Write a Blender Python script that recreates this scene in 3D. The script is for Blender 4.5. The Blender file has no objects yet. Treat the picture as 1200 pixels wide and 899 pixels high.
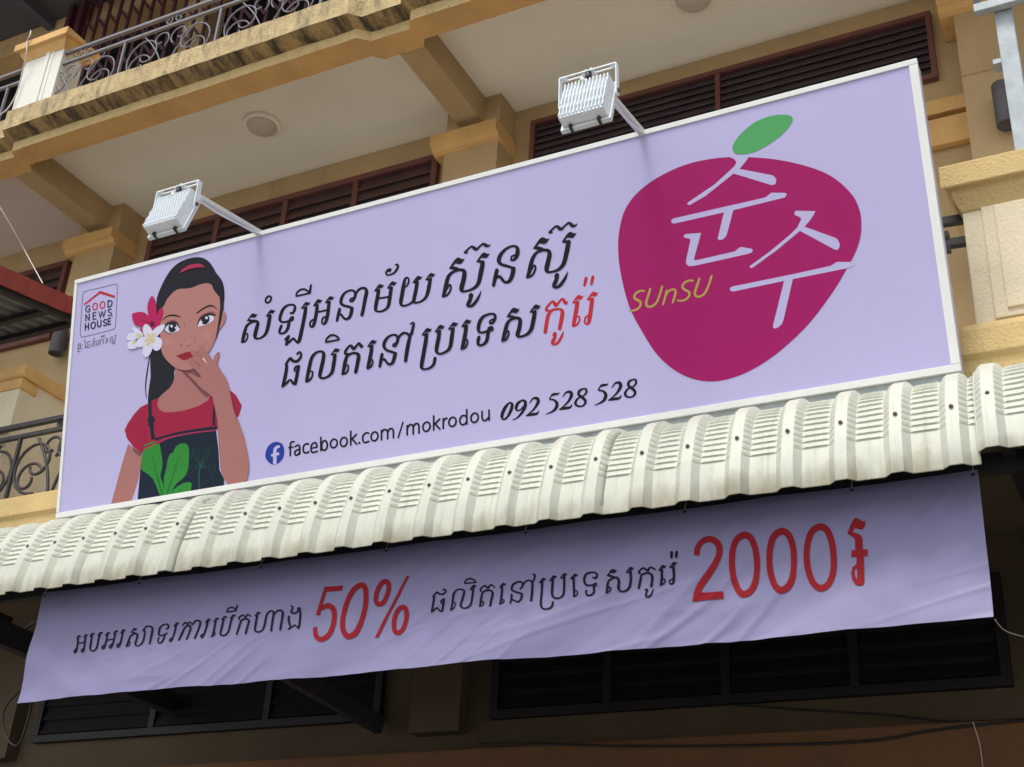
import bpy, bmesh, math, random
from mathutils import Vector, Matrix, noise
from mathutils.geometry import tessellate_polygon
random.seed(7)
PI = math.pi
scene = bpy.context.scene
COL = scene.collection

# ---------------------------------------------------------------- camera, sky, sun, exposure
F_PX = 1535.446                                   # focal length in pixels of the 1200 x 899 photograph
R = ((0.89187495, -0.16509569, -0.42107301),      # world X, Y, Z in camera axes (right, down, forward)
     (0.44889852, 0.43678996, 0.77955414),
     (0.05521944, -0.88428386, 0.46367323))
CAM = Vector((0.0, 0.0, 1.6))
cam_data = bpy.data.cameras.new('camera')
cam_data.sensor_width = 36.0
cam_data.lens = 36.0 * F_PX / 1200.0
cam_data.clip_start = 0.05
cam_data.clip_end = 2000.0
cam = bpy.data.objects.new('camera', cam_data)
COL.objects.link(cam)
cam.matrix_world = Matrix(((R[0][0], -R[0][1], -R[0][2], CAM.x),
                           (R[1][0], -R[1][1], -R[1][2], CAM.y),
                           (R[2][0], -R[2][1], -R[2][2], CAM.z),
                           (0, 0, 0, 1)))
scene.camera = cam

SUN_EL, SUN_AZ = 61.0, -12.0                      # degrees; azimuth measured from the street side (-Y) towards +X
world = bpy.data.worlds.new('World')
scene.world = world
world.use_nodes = True
wn, wl = world.node_tree.nodes, world.node_tree.links
bg = wn['Background']
sky = wn.new('ShaderNodeTexSky')
sky.sky_type = 'NISHITA'
sky.sun_disc = False
sky.sun_elevation = math.radians(SUN_EL)
sky.sun_rotation = math.radians(180.0 - SUN_AZ)
sky.air_density = 1.0
sky.dust_density = 3.0
hsv = wn.new('ShaderNodeHueSaturation')
hsv.inputs['Saturation'].default_value = 0.45
wl.new(sky.outputs['Color'], hsv.inputs['Color'])
wl.new(hsv.outputs['Color'], bg.inputs['Color'])
bg.inputs['Strength'].default_value = 0.15

sun_data = bpy.data.lights.new('sun', 'SUN')
sun_data.energy = 1.25
sun_data.angle = math.radians(17.0)
sun_data.color = (1.0, 0.95, 0.87)
sun = bpy.data.objects.new('sun', sun_data)
COL.objects.link(sun)
_el, _az = math.radians(SUN_EL), math.radians(SUN_AZ)
sun_dir = Vector((math.sin(_az) * math.cos(_el), -math.cos(_az) * math.cos(_el), math.sin(_el)))
sun.rotation_euler = sun_dir.to_track_quat('Z', 'Y').to_euler()
sun.location = (-3, -10, 15)

scene.view_settings.view_transform = 'Standard'
scene.view_settings.look = 'None'
scene.view_settings.exposure = 0.52
scene.view_settings.gamma = 1.0
scene.view_settings.use_curve_mapping = False
scene.render.engine = 'CYCLES'

# ---------------------------------------------------------------- geometry of the view: a photo pixel seen on a real plane
def ray(px, py):
    a, b = (px - 600.0) / F_PX, (py - 449.5) / F_PX
    return Vector([R[i][0] * a + R[i][1] * b + R[i][2] for i in range(3)])

def at(px, py, axis, val):
    v = ray(px, py)
    return CAM + v * ((val - CAM[axis]) / v[axis])

# ---------------------------------------------------------------- materials
MATS = {}
def mat(name, color, rough=0.6, var=0.08, vscale=6.0, bump=0.0, bscale=120.0, metallic=0.0, spec=0.5, stain=None, dirt=0.0, streak=None):
    """painted or plastered surface: base colour with cloudy variation, fine bump, optional stains"""
    m = bpy.data.materials.new(name)
    m.use_nodes = True
    nt = m.node_tree
    n, l = nt.nodes, nt.links
    b = n['Principled BSDF']
    b.inputs['Roughness'].default_value = rough
    b.inputs['Metallic'].default_value = metallic
    b.inputs['Specular IOR Level'].default_value = spec
    tc = n.new('ShaderNodeTexCoord')
    src = tc.outputs['Object']
    ns = n.new('ShaderNodeTexNoise')
    ns.inputs['Scale'].default_value = vscale
    ns.inputs['Detail'].default_value = 6.0
    ns.inputs['Roughness'].default_value = 0.62
    l.new(src, ns.inputs['Vector'])
    rp = n.new('ShaderNodeMapRange')
    rp.inputs['From Min'].default_value = 0.25
    rp.inputs['From Max'].default_value = 0.75
    rp.inputs['To Min'].default_value = 1.0 - var
    rp.inputs['To Max'].default_value = 1.0 + var
    l.new(ns.outputs['Fac'], rp.inputs['Value'])
    mul = n.new('ShaderNodeMix')
    mul.data_type = 'RGBA'
    mul.blend_type = 'MULTIPLY'
    mul.inputs['Factor'].default_value = 1.0
    mul.inputs[6].default_value = (*color, 1)
    l.new(rp.outputs['Result'], mul.inputs[7])
    out = mul.outputs[2]
    if stain:                                      # (colour, amount threshold, (sx, sy, sz) stretch)
        sc, th, st = stain
        mp = n.new('ShaderNodeMapping')
        mp.inputs['Scale'].default_value = st
        l.new(src, mp.inputs['Vector'])
        n2 = n.new('ShaderNodeTexNoise')
        n2.inputs['Scale'].default_value = 1.0
        n2.inputs['Detail'].default_value = 8.0
        n2.inputs['Roughness'].default_value = 0.7
        l.new(mp.outputs['Vector'], n2.inputs['Vector'])
        r2 = n.new('ShaderNodeMapRange')
        r2.inputs['From Min'].default_value = th
        r2.inputs['From Max'].default_value = th + 0.18
        l.new(n2.outputs['Fac'], r2.inputs['Value'])
        m2 = n.new('ShaderNodeMix')
        m2.data_type = 'RGBA'
        l.new(r2.outputs['Result'], m2.inputs['Factor'])
        l.new(out, m2.inputs[6])
        m2.inputs[7].default_value = (*sc, 1)
        out = m2.outputs[2]
    if dirt > 0:                                   # small dark specks and pits
        n3 = n.new('ShaderNodeTexNoise')
        n3.inputs['Scale'].default_value = 70.0
        n3.inputs['Detail'].default_value = 4.0
        l.new(src, n3.inputs['Vector'])
        r3 = n.new('ShaderNodeMapRange')
        r3.inputs['From Min'].default_value = 0.62
        r3.inputs['From Max'].default_value = 0.70
        r3.inputs['To Max'].default_value = dirt
        l.new(n3.outputs['Fac'], r3.inputs['Value'])
        m3 = n.new('ShaderNodeMix')
        m3.data_type = 'RGBA'
        l.new(r3.outputs['Result'], m3.inputs['Factor'])
        l.new(out, m3.inputs[6])
        m3.inputs[7].default_value = (color[0] * 0.35, color[1] * 0.33, color[2] * 0.3, 1)
        out = m3.outputs[2]
    l.new(out, b.inputs['Base Color'])
    if bump > 0:
        nb = n.new('ShaderNodeTexNoise')
        nb.inputs['Scale'].default_value = bscale
        nb.inputs['Detail'].default_value = 3.0
        l.new(src, nb.inputs['Vector'])
        bp = n.new('ShaderNodeBump')
        bp.inputs['Strength'].default_value = bump
        bp.inputs['Distance'].default_value = 0.01
        l.new(nb.outputs['Fac'], bp.inputs['Height'])
        l.new(bp.outputs['Normal'], b.inputs['Normal'])
    MATS[name] = m
    return m

mat('cream_plaster', (0.68, 0.60, 0.42), 0.85, 0.10, 3.0, 0.35, 90.0, dirt=0.25)
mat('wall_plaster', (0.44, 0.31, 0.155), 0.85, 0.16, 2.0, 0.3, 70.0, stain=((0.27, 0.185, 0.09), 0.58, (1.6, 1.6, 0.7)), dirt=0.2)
mat('shaded_orange_trim', (0.16, 0.075, 0.030), 0.8, 0.18, 4.0, 0.3, 90.0)  # the orange trim's colour, darkened for the shade under the awning
mat('upper_louvre', (0.048, 0.031, 0.034), 0.6, 0.25, 5.0)
mat('louvre_gap', (0.042, 0.029, 0.032), 0.8, 0.25, 5.0)
mat('orange_trim', (0.62, 0.37, 0.135), 0.8, 0.15, 4.0, 0.3, 90.0, stain=((0.40, 0.25, 0.11), 0.60, (2.2, 2.2, 1.2)), dirt=0.3)
mat('yellow_trim', (0.60, 0.435, 0.19), 0.8, 0.12, 5.0, 0.5, 70.0, dirt=0.35)
mat('ceiling_paint', (0.88, 0.85, 0.72), 0.9, 0.05, 1.2, 0.05, 30.0)
mat('pink_bounce_ceiling', (0.70, 0.60, 0.55), 0.9, 0.05, 1.2, 0.05, 30.0)  # left bay: pink bounce off the red roof edge put into the colour
mat('white_plaster', (0.70, 0.69, 0.62), 0.8, 0.05, 5.0, 0.25, 80.0)
mat('weathered_ledge', (0.47, 0.36, 0.185), 0.9, 0.30, 11.0, 0.8, 60.0, stain=((0.15, 0.125, 0.085), 0.49, (13, 13, 4)), dirt=0.95)
mat('weathered_cove', (0.40, 0.27, 0.11), 0.9, 0.25, 7.0, 0.5, 60.0, stain=((0.060, 0.048, 0.03), 0.42, (9, 2.5, 0.6)), dirt=0.4)
mat('weathered_fascia', (0.60, 0.45, 0.22), 0.9, 0.15, 12.0, 0.5, 70.0, stain=((0.16, 0.12, 0.07), 0.64, (14, 9, 6)), dirt=0.7)
mat('maroon_wood', (0.130, 0.045, 0.036), 0.55, 0.2, 5.0)
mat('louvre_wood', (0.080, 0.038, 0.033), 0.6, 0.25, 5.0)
mat('dark_louvre', (0.010, 0.007, 0.008), 0.55, 0.25, 5.0)  # ground floor shutters near black: awning shade put into the colour
mat('maroon_iron', (0.050, 0.013, 0.020), 0.5, 0.2, 8.0)
mat('dark_void', (0.012, 0.010, 0.014), 0.9, 0.2, 3.0)  # near-black backing sheets in place of unlit rooms
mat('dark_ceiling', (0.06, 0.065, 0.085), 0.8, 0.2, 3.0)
mat('grey_iron', (0.17, 0.165, 0.185), 0.55, 0.2, 20.0)
mat('black_iron', (0.035, 0.030, 0.030), 0.5, 0.25, 20.0)
mat('dark_steel', (0.022, 0.021, 0.022), 0.6, 0.3, 9.0)
mat('galvanised', (0.36, 0.40, 0.42), 0.55, 0.2, 16.0, metallic=0.15, spec=0.3, stain=((0.17, 0.19, 0.205), 0.58, (14, 14, 6)))
mat('white_aluminium', (0.74, 0.75, 0.72), 0.4, 0.05, 8.0)
mat('lamp_white', (0.84, 0.89, 0.92), 0.38, 0.03, 8.0)
mat('lamp_rim', (0.72, 0.75, 0.76), 0.4, 0.04, 8.0)
mat('lamp_glass', (0.20, 0.21, 0.22), 0.12, 0.02, 8.0)
mat('black_plastic', (0.02, 0.02, 0.022), 0.5, 0.1, 8.0)
mat('lamp_body_grey', (0.075, 0.072, 0.080), 0.55, 0.15, 8.0)
mat('screw_rust', (0.12, 0.095, 0.075), 0.6, 0.3, 60.0)
mat('diffuser', (0.56, 0.51, 0.41), 0.35, 0.03, 8.0)
mat('awning_white', (0.53, 0.545, 0.455), 0.5, 0.06, 5.0, stain=((0.36, 0.33, 0.22), 0.63, (5, 5, 11)), dirt=0.15)
def drip_stain(m):
    """brown tide marks that rain has left along the lower edge of the sheets"""
    nt = m.node_tree
    n, l = nt.nodes, nt.links
    b = n['Principled BSDF']
    old = b.inputs['Base Color'].links[0].from_socket
    tc = n.new('ShaderNodeTexCoord')
    sx = n.new('ShaderNodeSeparateXYZ')
    l.new(tc.outputs['Object'], sx.inputs['Vector'])
    mp = n.new('ShaderNodeMapping')
    mp.inputs['Scale'].default_value = (9, 9, 3)
    l.new(tc.outputs['Object'], mp.inputs['Vector'])
    ns = n.new('ShaderNodeTexNoise')
    ns.inputs['Scale'].default_value = 1.0
    ns.inputs['Detail'].default_value = 7.0
    ns.inputs['Roughness'].default_value = 0.65
    l.new(mp.outputs['Vector'], ns.inputs['Vector'])
    rz = n.new('ShaderNodeMapRange')
    rz.inputs['From Min'].default_value = 3.42
    rz.inputs['From Max'].default_value = 3.55
    rz.inputs['To Min'].default_value = 0.42
    rz.inputs['To Max'].default_value = -0.05
    l.new(sx.outputs['Z'], rz.inputs['Value'])
    ad = n.new('ShaderNodeMath')
    ad.operation = 'ADD'
    l.new(rz.outputs['Result'], ad.inputs[0])
    l.new(ns.outputs['Fac'], ad.inputs[1])
    r2 = n.new('ShaderNodeMapRange')
    r2.inputs['From Min'].default_value = 0.60
    r2.inputs['From Max'].default_value = 0.95
    r2.inputs['To Max'].default_value = 0.72
    l.new(ad.outputs['Value'], r2.inputs['Value'])
    mx = n.new('ShaderNodeMix')
    mx.data_type = 'RGBA'
    l.new(r2.outputs['Result'], mx.inputs['Factor'])
    l.new(old, mx.inputs[6])
    mx.inputs[7].default_value = (0.22, 0.18, 0.10, 1)
    mp2 = n.new('ShaderNodeMapping')
    mp2.inputs['Scale'].default_value = (30, 6, 1.6)
    l.new(tc.outputs['Object'], mp2.inputs['Vector'])
    n2 = n.new('ShaderNodeTexNoise')
    n2.inputs['Scale'].default_value = 1.0
    n2.inputs['Detail'].default_value = 8.0
    n2.inputs['Roughness'].default_value = 0.7
    l.new(mp2.outputs['Vector'], n2.inputs['Vector'])
    r3 = n.new('ShaderNodeMapRange')
    r3.inputs['From Min'].default_value = 0.55
    r3.inputs['From Max'].default_value = 0.80
    r3.inputs['To Max'].default_value = 0.60
    l.new(n2.outputs['Fac'], r3.inputs['Value'])
    m3 = n.new('ShaderNodeMix')
    m3.data_type = 'RGBA'
    l.new(r3.outputs['Result'], m3.inputs['Factor'])
    l.new(mx.outputs[2], m3.inputs[6])
    m3.inputs[7].default_value = (0.24, 0.21, 0.14, 1)
    l.new(m3.outputs[2], b.inputs['Base Color'])
drip_stain(MATS['awning_white'])
mat('red_flashing', (0.30, 0.055, 0.045), 0.55, 0.22, 9.0, stain=((0.36, 0.15, 0.12), 0.62, (8, 8, 8)))
mat('roof_underside', (0.17, 0.18, 0.175), 0.7, 0.25, 4.0)
mat('cable_white', (0.55, 0.50, 0.45), 0.5, 0.1, 8.0)
mat('cable_black', (0.012, 0.012, 0.013), 0.5, 0.1, 8.0)
mat('bounce_floor_tile', (0.82, 0.80, 0.75), 0.4, 0.04, 3.0)
mat('asphalt', (0.13, 0.127, 0.118), 0.95, 0.15, 1.5, 0.3, 60.0)
mat('concrete', (0.72, 0.70, 0.62), 0.95, 0.12, 0.6, 0.2, 40.0)
mat('paving', (0.12, 0.11, 0.10), 0.95, 0.15, 1.5, 0.2, 40.0)
mat('shaded_ground_wall', (0.11, 0.078, 0.044), 0.85, 0.15, 2.0, 0.2, 70.0)  # wall colour darkened to carry the shade under the awning
mat('paint_white', (0.78, 0.78, 0.75), 0.8, 0.1, 3.0)

# printing inks and vinyl
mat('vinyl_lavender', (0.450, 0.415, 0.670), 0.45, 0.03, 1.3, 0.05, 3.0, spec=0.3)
mat('shaded_banner_vinyl', (0.205, 0.190, 0.345), 0.5, 0.03, 3.0)  # darker than the board's vinyl; the awning's shade is in the colour
def ink(name, c):
    mat(name, c, 0.65, 0.02, 6.0, spec=0.12)
ink('ink_black', (0.010, 0.008, 0.015))
ink('ink_navy', (0.010, 0.008, 0.022))
ink('ink_red_shaded', (0.27, 0.013, 0.020))  # the board's red, darkened for the banner's place in the shade
ink('ink_red', (0.46, 0.025, 0.035))
ink('ink_plum', (0.325, 0.010, 0.115))
ink('ink_green', (0.085, 0.345, 0.120))
ink('ink_gold', (0.40, 0.315, 0.075))
ink('ink_blue', (0.020, 0.045, 0.300))
ink('ink_grey', (0.16, 0.155, 0.22))
ink('ink_slate', (0.035, 0.045, 0.085))
ink('ink_hair', (0.016, 0.017, 0.024))
ink('ink_skin', (0.410, 0.185, 0.168))
ink('ink_skin_arm', (0.360, 0.155, 0.145))
ink('ink_skin_fold', (0.195, 0.070, 0.075))
ink('ink_blush', (0.445, 0.208, 0.195))
ink('ink_brow', (0.022, 0.010, 0.014))
ink('ink_shirt', (0.310, 0.016, 0.050))
ink('ink_band', (0.36, 0.030, 0.090))
ink('ink_petal_red', (0.420, 0.016, 0.095))
ink('ink_petal_core', (0.130, 0.010, 0.035))
ink('ink_petal_white', (0.62, 0.61, 0.76))
ink('ink_petal_shade', (0.50, 0.48, 0.66))
ink('ink_petal_yellow', (0.58, 0.50, 0.28))
ink('ink_lips', (0.270, 0.018, 0.030))
ink('ink_apron', (0.010, 0.018, 0.034))
ink('ink_leaf', (0.030, 0.225, 0.035))
ink('ink_leaf_vein', (0.015, 0.130, 0.030))
ink('ink_dill', (0.018, 0.085, 0.068))
ink('ink_eye_white', (0.60, 0.60, 0.74))

# ---------------------------------------------------------------- object helpers
def link(name, me, parent=None):
    o = bpy.data.objects.new(name, me)
    COL.objects.link(o)
    if parent is not None:
        o.parent = parent
    return o

def thing(name, label, cat, group=None, kind=None):
    """an Empty that parents the parts; everything is modelled in world coordinates, so it stands at the origin of its parts"""
    o = bpy.data.objects.new(name, None)
    COL.objects.link(o)
    o.empty_display_size = 0.2
    tag(o, label, cat, group, kind)
    return o

def tag(o, label, cat, group=None, kind=None):
    if label: o['label'] = label
    if cat: o['category'] = cat
    if group: o['group'] = group
    if kind: o['kind'] = kind
    return o

def settle(o, base):
    """put an Empty at the base of its thing without moving the parts"""
    base = Vector(base)
    o.location = base
    for c in o.children:
        c.location = c.location - base

class MB:
    """collects shapes for one mesh object"""
    def __init__(self):
        self.v, self.f, self.mi, self.mats, self.sm = [], [], [], [], []
    def slot(self, m):
        if m not in self.mats:
            self.mats.append(m)
        return self.mats.index(m)
    def add(self, vs, fs, m, smooth=False):
        k = len(self.v)
        s = self.slot(m)
        self.v += [tuple(p) for p in vs]
        for f in fs:
            self.f.append(tuple(i + k for i in f))
            self.mi.append(s)
            self.sm.append(smooth)
    def box(self, x0, x1, y0, y1, z0, z1, m, M=None):
        vs = [Vector((x, y, z)) for x in (x0, x1) for y in (y0, y1) for z in (z0, z1)]
        if M is not None:
            vs = [M @ p for p in vs]
        self.add(vs, [(0, 1, 3, 2), (4, 6, 7, 5), (0, 4, 5, 1), (2, 3, 7, 6), (0, 2, 6, 4), (1, 5, 7, 3)], m)
    def prism(self, prof, x0, x1, m):
        """closed (y, z) profile run along X"""
        k = len(prof)
        vs = [(x0, y, z) for y, z in prof] + [(x1, y, z) for y, z in prof]
        fs = [(i, (i + 1) % k, k + (i + 1) % k, k + i) for i in range(k)]
        fs += [tuple(range(k - 1, -1, -1)), tuple(range(k, 2 * k))]
        self.add(vs, fs, m)
    def beam(self, p, q, w, h, m, up=(0, 0, 1)):
        """rectangular bar between two points"""
        p, q = Vector(p), Vector(q)
        d = (q - p).normalized()
        s = d.cross(Vector(up))
        if s.length < 1e-4:
            s = d.cross(Vector((0, 1, 0)))
        s.normalize()
        u = s.cross(d)
        vs = []
        for c in (p, q):
            for a, b in ((-1, -1), (1, -1), (1, 1), (-1, 1)):
                vs.append(c + s * (a * w / 2) + u * (b * h / 2))
        self.add(vs, [(3, 2, 1, 0), (4, 5, 6, 7), (0, 1, 5, 4), (1, 2, 6, 5), (2, 3, 7, 6), (3, 0, 4, 7)], m)
    def tube(self, pts, r, m, n=8, caps=True):
        pts = [Vector(p) for p in pts]
        rr = r if isinstance(r, (list, tuple)) else [r] * len(pts)
        vs, nrm = [], None
        for i, p in enumerate(pts):
            t = (pts[min(i + 1, len(pts) - 1)] - pts[max(i - 1, 0)])
            t.normalize()
            if nrm is None:
                nrm = t.orthogonal().normalized()
            nrm = (nrm - t * nrm.dot(t)).normalized()
            bn = t.cross(nrm)
            for k in range(n):
                a = 2 * PI * k / n
                vs.append(p + (nrm * math.cos(a) + bn * math.sin(a)) * rr[i])
        fs = []
        for i in range(len(pts) - 1):
            for k in range(n):
                fs.append((i * n + k, i * n + (k + 1) % n, (i + 1) * n + (k + 1) % n, (i + 1) * n + k))
        self.add(vs, fs, m, True)
        if caps:
            self.add(vs[:n], [tuple(range(n - 1, -1, -1))], m)
            self.add(vs[-n:], [tuple(range(n))], m)
    def lathe(self, prof, M, m, n=32):
        """(radius, height) profile spun about local Z, placed with M"""
        vs = []
        for r, h in prof:
            for k in range(n):
                a = 2 * PI * k / n
                vs.append(M @ Vector((r * math.cos(a), r * math.sin(a), h)))
        fs = []
        for i in range(len(prof) - 1):
            for k in range(n):
                fs.append((i * n + k, i * n + (k + 1) % n, (i + 1) * n + (k + 1) % n, (i + 1) * n + k))
        self.add(vs, fs, m, True)
        self.add(vs[:n], [tuple(range(n - 1, -1, -1))], m)
        self.add(vs[-n:], [tuple(range(n))], m)
    def build(self, name, parent=None, bevel=0.0, smooth_angle=None):
        me = bpy.data.meshes.new(name)
        me.from_pydata(self.v, [], self.f)
        for m in self.mats:
            me.materials.append(MATS[m])
        for p, i, s in zip(me.polygons, self.mi, self.sm):
            p.material_index = i
            p.use_smooth = s
        bm = bmesh.new()
        bm.from_mesh(me)
        if bevel > 0:
            bmesh.ops.remove_doubles(bm, verts=bm.verts, dist=1e-5)
            bmesh.ops.recalc_face_normals(bm, faces=bm.faces)
            es = [e for e in bm.edges if len(e.link_faces) == 2 and e.calc_face_angle(0) > 0.5]
            bmesh.ops.bevel(bm, geom=es, offset=bevel, segments=2, profile=0.6, affect='EDGES', clamp_overlap=True)
        else:
            bmesh.ops.recalc_face_normals(bm, faces=bm.faces)
        bm.to_mesh(me)
        bm.free()
        me.update()
        return link(name, me, parent)

def catmull(pts, closed=False, sub=5):
    """smooth curve through points of any dimension"""
    n = len(pts)
    out = []
    last = n if closed else n - 1
    for i in range(last):
        if closed:
            p0, p1, p2, p3 = pts[(i - 1) % n], pts[i], pts[(i + 1) % n], pts[(i + 2) % n]
        else:
            p0, p1, p2, p3 = pts[max(i - 1, 0)], pts[i], pts[i + 1], pts[min(i + 2, n - 1)]
        for k in range(sub):
            t = k / sub
            out.append(tuple(0.5 * (2 * b + (c - a) * t + (2 * a - 5 * b + 4 * c - d) * t * t + (3 * b - a - 3 * c + d) * t ** 3)
                             for a, b, c, d in zip(p0, p1, p2, p3)))
    if not closed:
        out.append(tuple(pts[-1]))
    return out

class Print:
    """ink on a surface: filled outlines and pen strokes given where the photograph shows them and mapped on the printed surface"""
    def __init__(self, mapper, start=0.0005, step=0.00002, grain=0.0):
        self.grain = grain
        self.map, self.h, self.step = mapper, start, step
        self.mb = MB()
        self.win = (0.0, 0.0, 1.0)
        self.m = 'ink_black'
    def window(self, ox, oy, s):
        self.win = (ox, oy, s)
        return self
    def W(self, p):
        ox, oy, s = self.win
        return (ox + p[0] / s, oy + p[1] / s)
    def poly(self, pts, m=None, smooth=False, holes=(), sub=4):
        if smooth:
            pts = catmull([tuple(p[:2]) for p in pts], True, sub)
            holes = [catmull(h, True, sub) for h in holes]
        loops = [[Vector((*self.W(p), 0)) for p in L] for L in [pts, *holes]]
        flat = [p for L in loops for p in L]
        tris = tessellate_polygon(loops)
        if self.grain:                                # follow a folded surface: cut the outline into small faces
            bm = bmesh.new()
            bv = [bm.verts.new(p) for p in flat]
            for t in tris:
                try:
                    bm.faces.new([bv[i] for i in t])
                except ValueError:
                    pass
            for _ in range(6):
                long = [e for e in bm.edges if e.calc_length() > self.grain]
                if not long:
                    break
                bmesh.ops.subdivide_edges(bm, edges=long, cuts=1)
                bmesh.ops.triangulate(bm, faces=bm.faces)
            bm.verts.index_update()
            flat = [v.co.copy() for v in bm.verts]
            tris = [tuple(v.index for v in f.verts) for f in bm.faces]
            bm.free()
        self.mb.add([self.map(p.x, p.y, self.h) for p in flat], tris, m or self.m)
        self.h += self.step
    def stroke(self, pts, m=None, closed=False, w=None, sub=5, caps=True, linear=False):
        pts = [(p[0], p[1], (p[2] if len(p) > 2 else w)) for p in pts]
        if linear:
            for a, b in zip(pts[:-1], pts[1:]):
                self._ribbon([a, b], m, False, caps)
            return
        self._ribbon(catmull(pts, closed, sub), m, closed, caps)
    def _ribbon(self, c, m, closed, caps):
        n = len(c)
        ox, oy, s = self.win
        L, Rr = [], []
        for i in range(n):
            a = c[(i - 1) % n] if closed else c[max(i - 1, 0)]
            b = c[(i + 1) % n] if closed else c[min(i + 1, n - 1)]
            dx, dy = b[0] - a[0], b[1] - a[1]
            q = math.hypot(dx, dy) or 1.0
            nx, ny = -dy / q * c[i][2] / 2, dx / q * c[i][2] / 2
            L.append((c[i][0] + nx, c[i][1] + ny))
            Rr.append((c[i][0] - nx, c[i][1] - ny))
        hh = [self.h + 0.00001 * i / n for i in range(n)]
        vs = [self.map(*self.W(p), h) for p, h in zip(L, hh)] + [self.map(*self.W(p), h) for p, h in zip(Rr, hh)]
        fs = [(i, i + 1, n + i + 1, n + i) for i in range(n - 1)]
        if closed:
            fs.append((n - 1, 0, n, 2 * n - 1))
        self.mb.add(vs, fs, m or self.m)
        if caps and not closed:
            for e, d in ((0, 1), (n - 1, n - 2)):
                cx, cy, w = c[e]
                dx, dy = cx - c[d][0], cy - c[d][1]
                q = math.hypot(dx, dy) or 1.0
                a0 = math.atan2(dy / q, dx / q)
                ring = [(cx + math.cos(a0 + t) * w / 2, cy + math.sin(a0 + t) * w / 2) for t in [(-0.5 + k / 6) * PI for k in range(7)]]
                self.mb.add([self.map(*self.W(p), hh[e]) for p in ring], [tuple(range(7))], m or self.m)
        self.h += self.step
    def ring(self, cx, cy, rx, ry, w, m=None, shear=0.0, tilt=0.0):
        self.stroke([(cx + rx * math.cos(t) - tilt * ry * math.sin(t), cy + ry * math.sin(t) + shear * rx * math.cos(t), w)
                     for t in [2 * PI * k / 12 for k in range(12)]], m, True)
    def disc(self, cx, cy, rx, ry, m=None, shear=0.0, tilt=0.0):
        self.poly([(cx + rx * math.cos(t) - tilt * ry * math.sin(t), cy + ry * math.sin(t) + shear * rx * math.cos(t))
                   for t in [2 * PI * k / 24 for k in range(24)]], m)
    FLAG = ((0, 0), (38, -58), (70, -103), (98, -123), (125, -116), (150, -103), (177, -110), (150, -66), (126, -49), (104, -50),
            (75, -58), (52, -38), (43, -26), (70, -22), (110, -10), (112, 6), (60, 12), (30, 8))
    def flag(self, x, y, k, m=None):
        """the wavy head that starts most Khmer letters"""
        self.poly([(x + u * k, y + v * k) for u, v in self.FLAG], m)
    def letter(self, ch, x0, y0, w, h, slope, wd, m=None, lean=0.0):
        """a plain sans capital in a sloping box: top-left x0, y0"""
        for closed, lin, pts in GLYPHS[ch]:
            q = [(x0 + u * w + lean * (1 - v) * h, y0 + v * h + slope * u * w, wd) for u, v in pts]
            self.stroke(q, m, closed, linear=lin)
    def build(self, name, parent):
        return self.mb.build(name, parent)

_O = [(0.5 + 0.5 * math.sin(2 * PI * k / 12), 0.5 - 0.5 * math.cos(2 * PI * k / 12)) for k in range(12)]
GLYPHS = {
    'O': [(True, False, _O)],
    'G': [(False, False, [(.92, .18), (.6, .0), (.22, .14), (.02, .5), (.2, .86), (.6, 1.0), (.92, .86), (.95, .55)]), (False, True, [(.58, .55), (.95, .55)])],
    'D': [(False, False, [(.05, .02), (.5, .03), (.88, .22), (.97, .5), (.85, .8), (.5, .97), (.05, .98)]), (False, True, [(.05, 0), (.05, 1)])],
    'N': [(False, True, [(.05, 1), (.05, 0), (.95, 1), (.95, 0)])],
    'E': [(False, True, [(.9, 0), (.05, 0), (.05, 1), (.95, 1)]), (False, True, [(.05, .48), (.8, .48)])],
    'W': [(False, True, [(0, 0), (.25, 1), (.5, .05), (.75, 1), (1, 0)])],
    'S': [(False, False, [(.92, .12), (.5, .0), (.12, .16), (.2, .42), (.75, .58), (.9, .82), (.5, 1.0), (.05, .88)])],
    'H': [(False, True, [(.05, 0), (.05, 1)]), (False, True, [(.95, 0), (.95, 1)]), (False, True, [(.05, .48), (.95, .48)])],
    'U': [(False, False, [(.05, 0), (.05, .6), (.2, .92), (.5, 1.0), (.8, .92), (.95, .6), (.95, 0)])],
}

# ================================================================ the setting, out of view; pale ground and dark road shape the bounced light
g = MB()
g.box(-120, 120, -160, 60, -0.3, 0.0, 'concrete')
tag(g.build('ground'), 'pale concrete ground around the shophouse', 'ground', kind='structure')
g = MB()
g.add([(-120, -9.0, 0.004), (120, -9.0, 0.004), (120, 3.3, 0.004), (-120, 3.3, 0.004)], [(0, 1, 2, 3)], 'asphalt')
tag(g.build('road'), 'dark asphalt road in front of the shophouse', 'road', kind='structure')
g = MB()
for k in range(-20, 20):
    g.add([(k * 5.0, -2.95, 0.008), (k * 5.0 + 2.0, -2.95, 0.008), (k * 5.0 + 2.0, -2.83, 0.008), (k * 5.0, -2.83, 0.008)], [(0, 1, 2, 3)], 'paint_white')
tag(g.build('road_marking'), 'broken white line along the road', 'road marking', kind='structure')
g = MB()
g.box(-120, 120, 3.3, 5.68, 0.0, 0.13, 'paving')
tag(g.build('pavement'), 'dark paved footway with a kerb under the awning', 'pavement', kind='structure')

# ---------------------------------------------------------------- the shophouse
YW, YP = 6.03, 5.82                 # upper wall, pilaster fronts
ZC, ZB = 7.25, 7.045                # balcony ceiling, beam undersides
XL, XR = -11.0, 3.2
COLS = (-6.775, -3.562, -0.345)     # the column lines
house = thing('shophouse', 'cream and orange shophouse facade with balconies behind the lavender signboard', 'building')

m = MB()
m.box(XL, XR, YW, YW + 0.25, 4.25, ZC + 0.2, 'wall_plaster')
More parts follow.
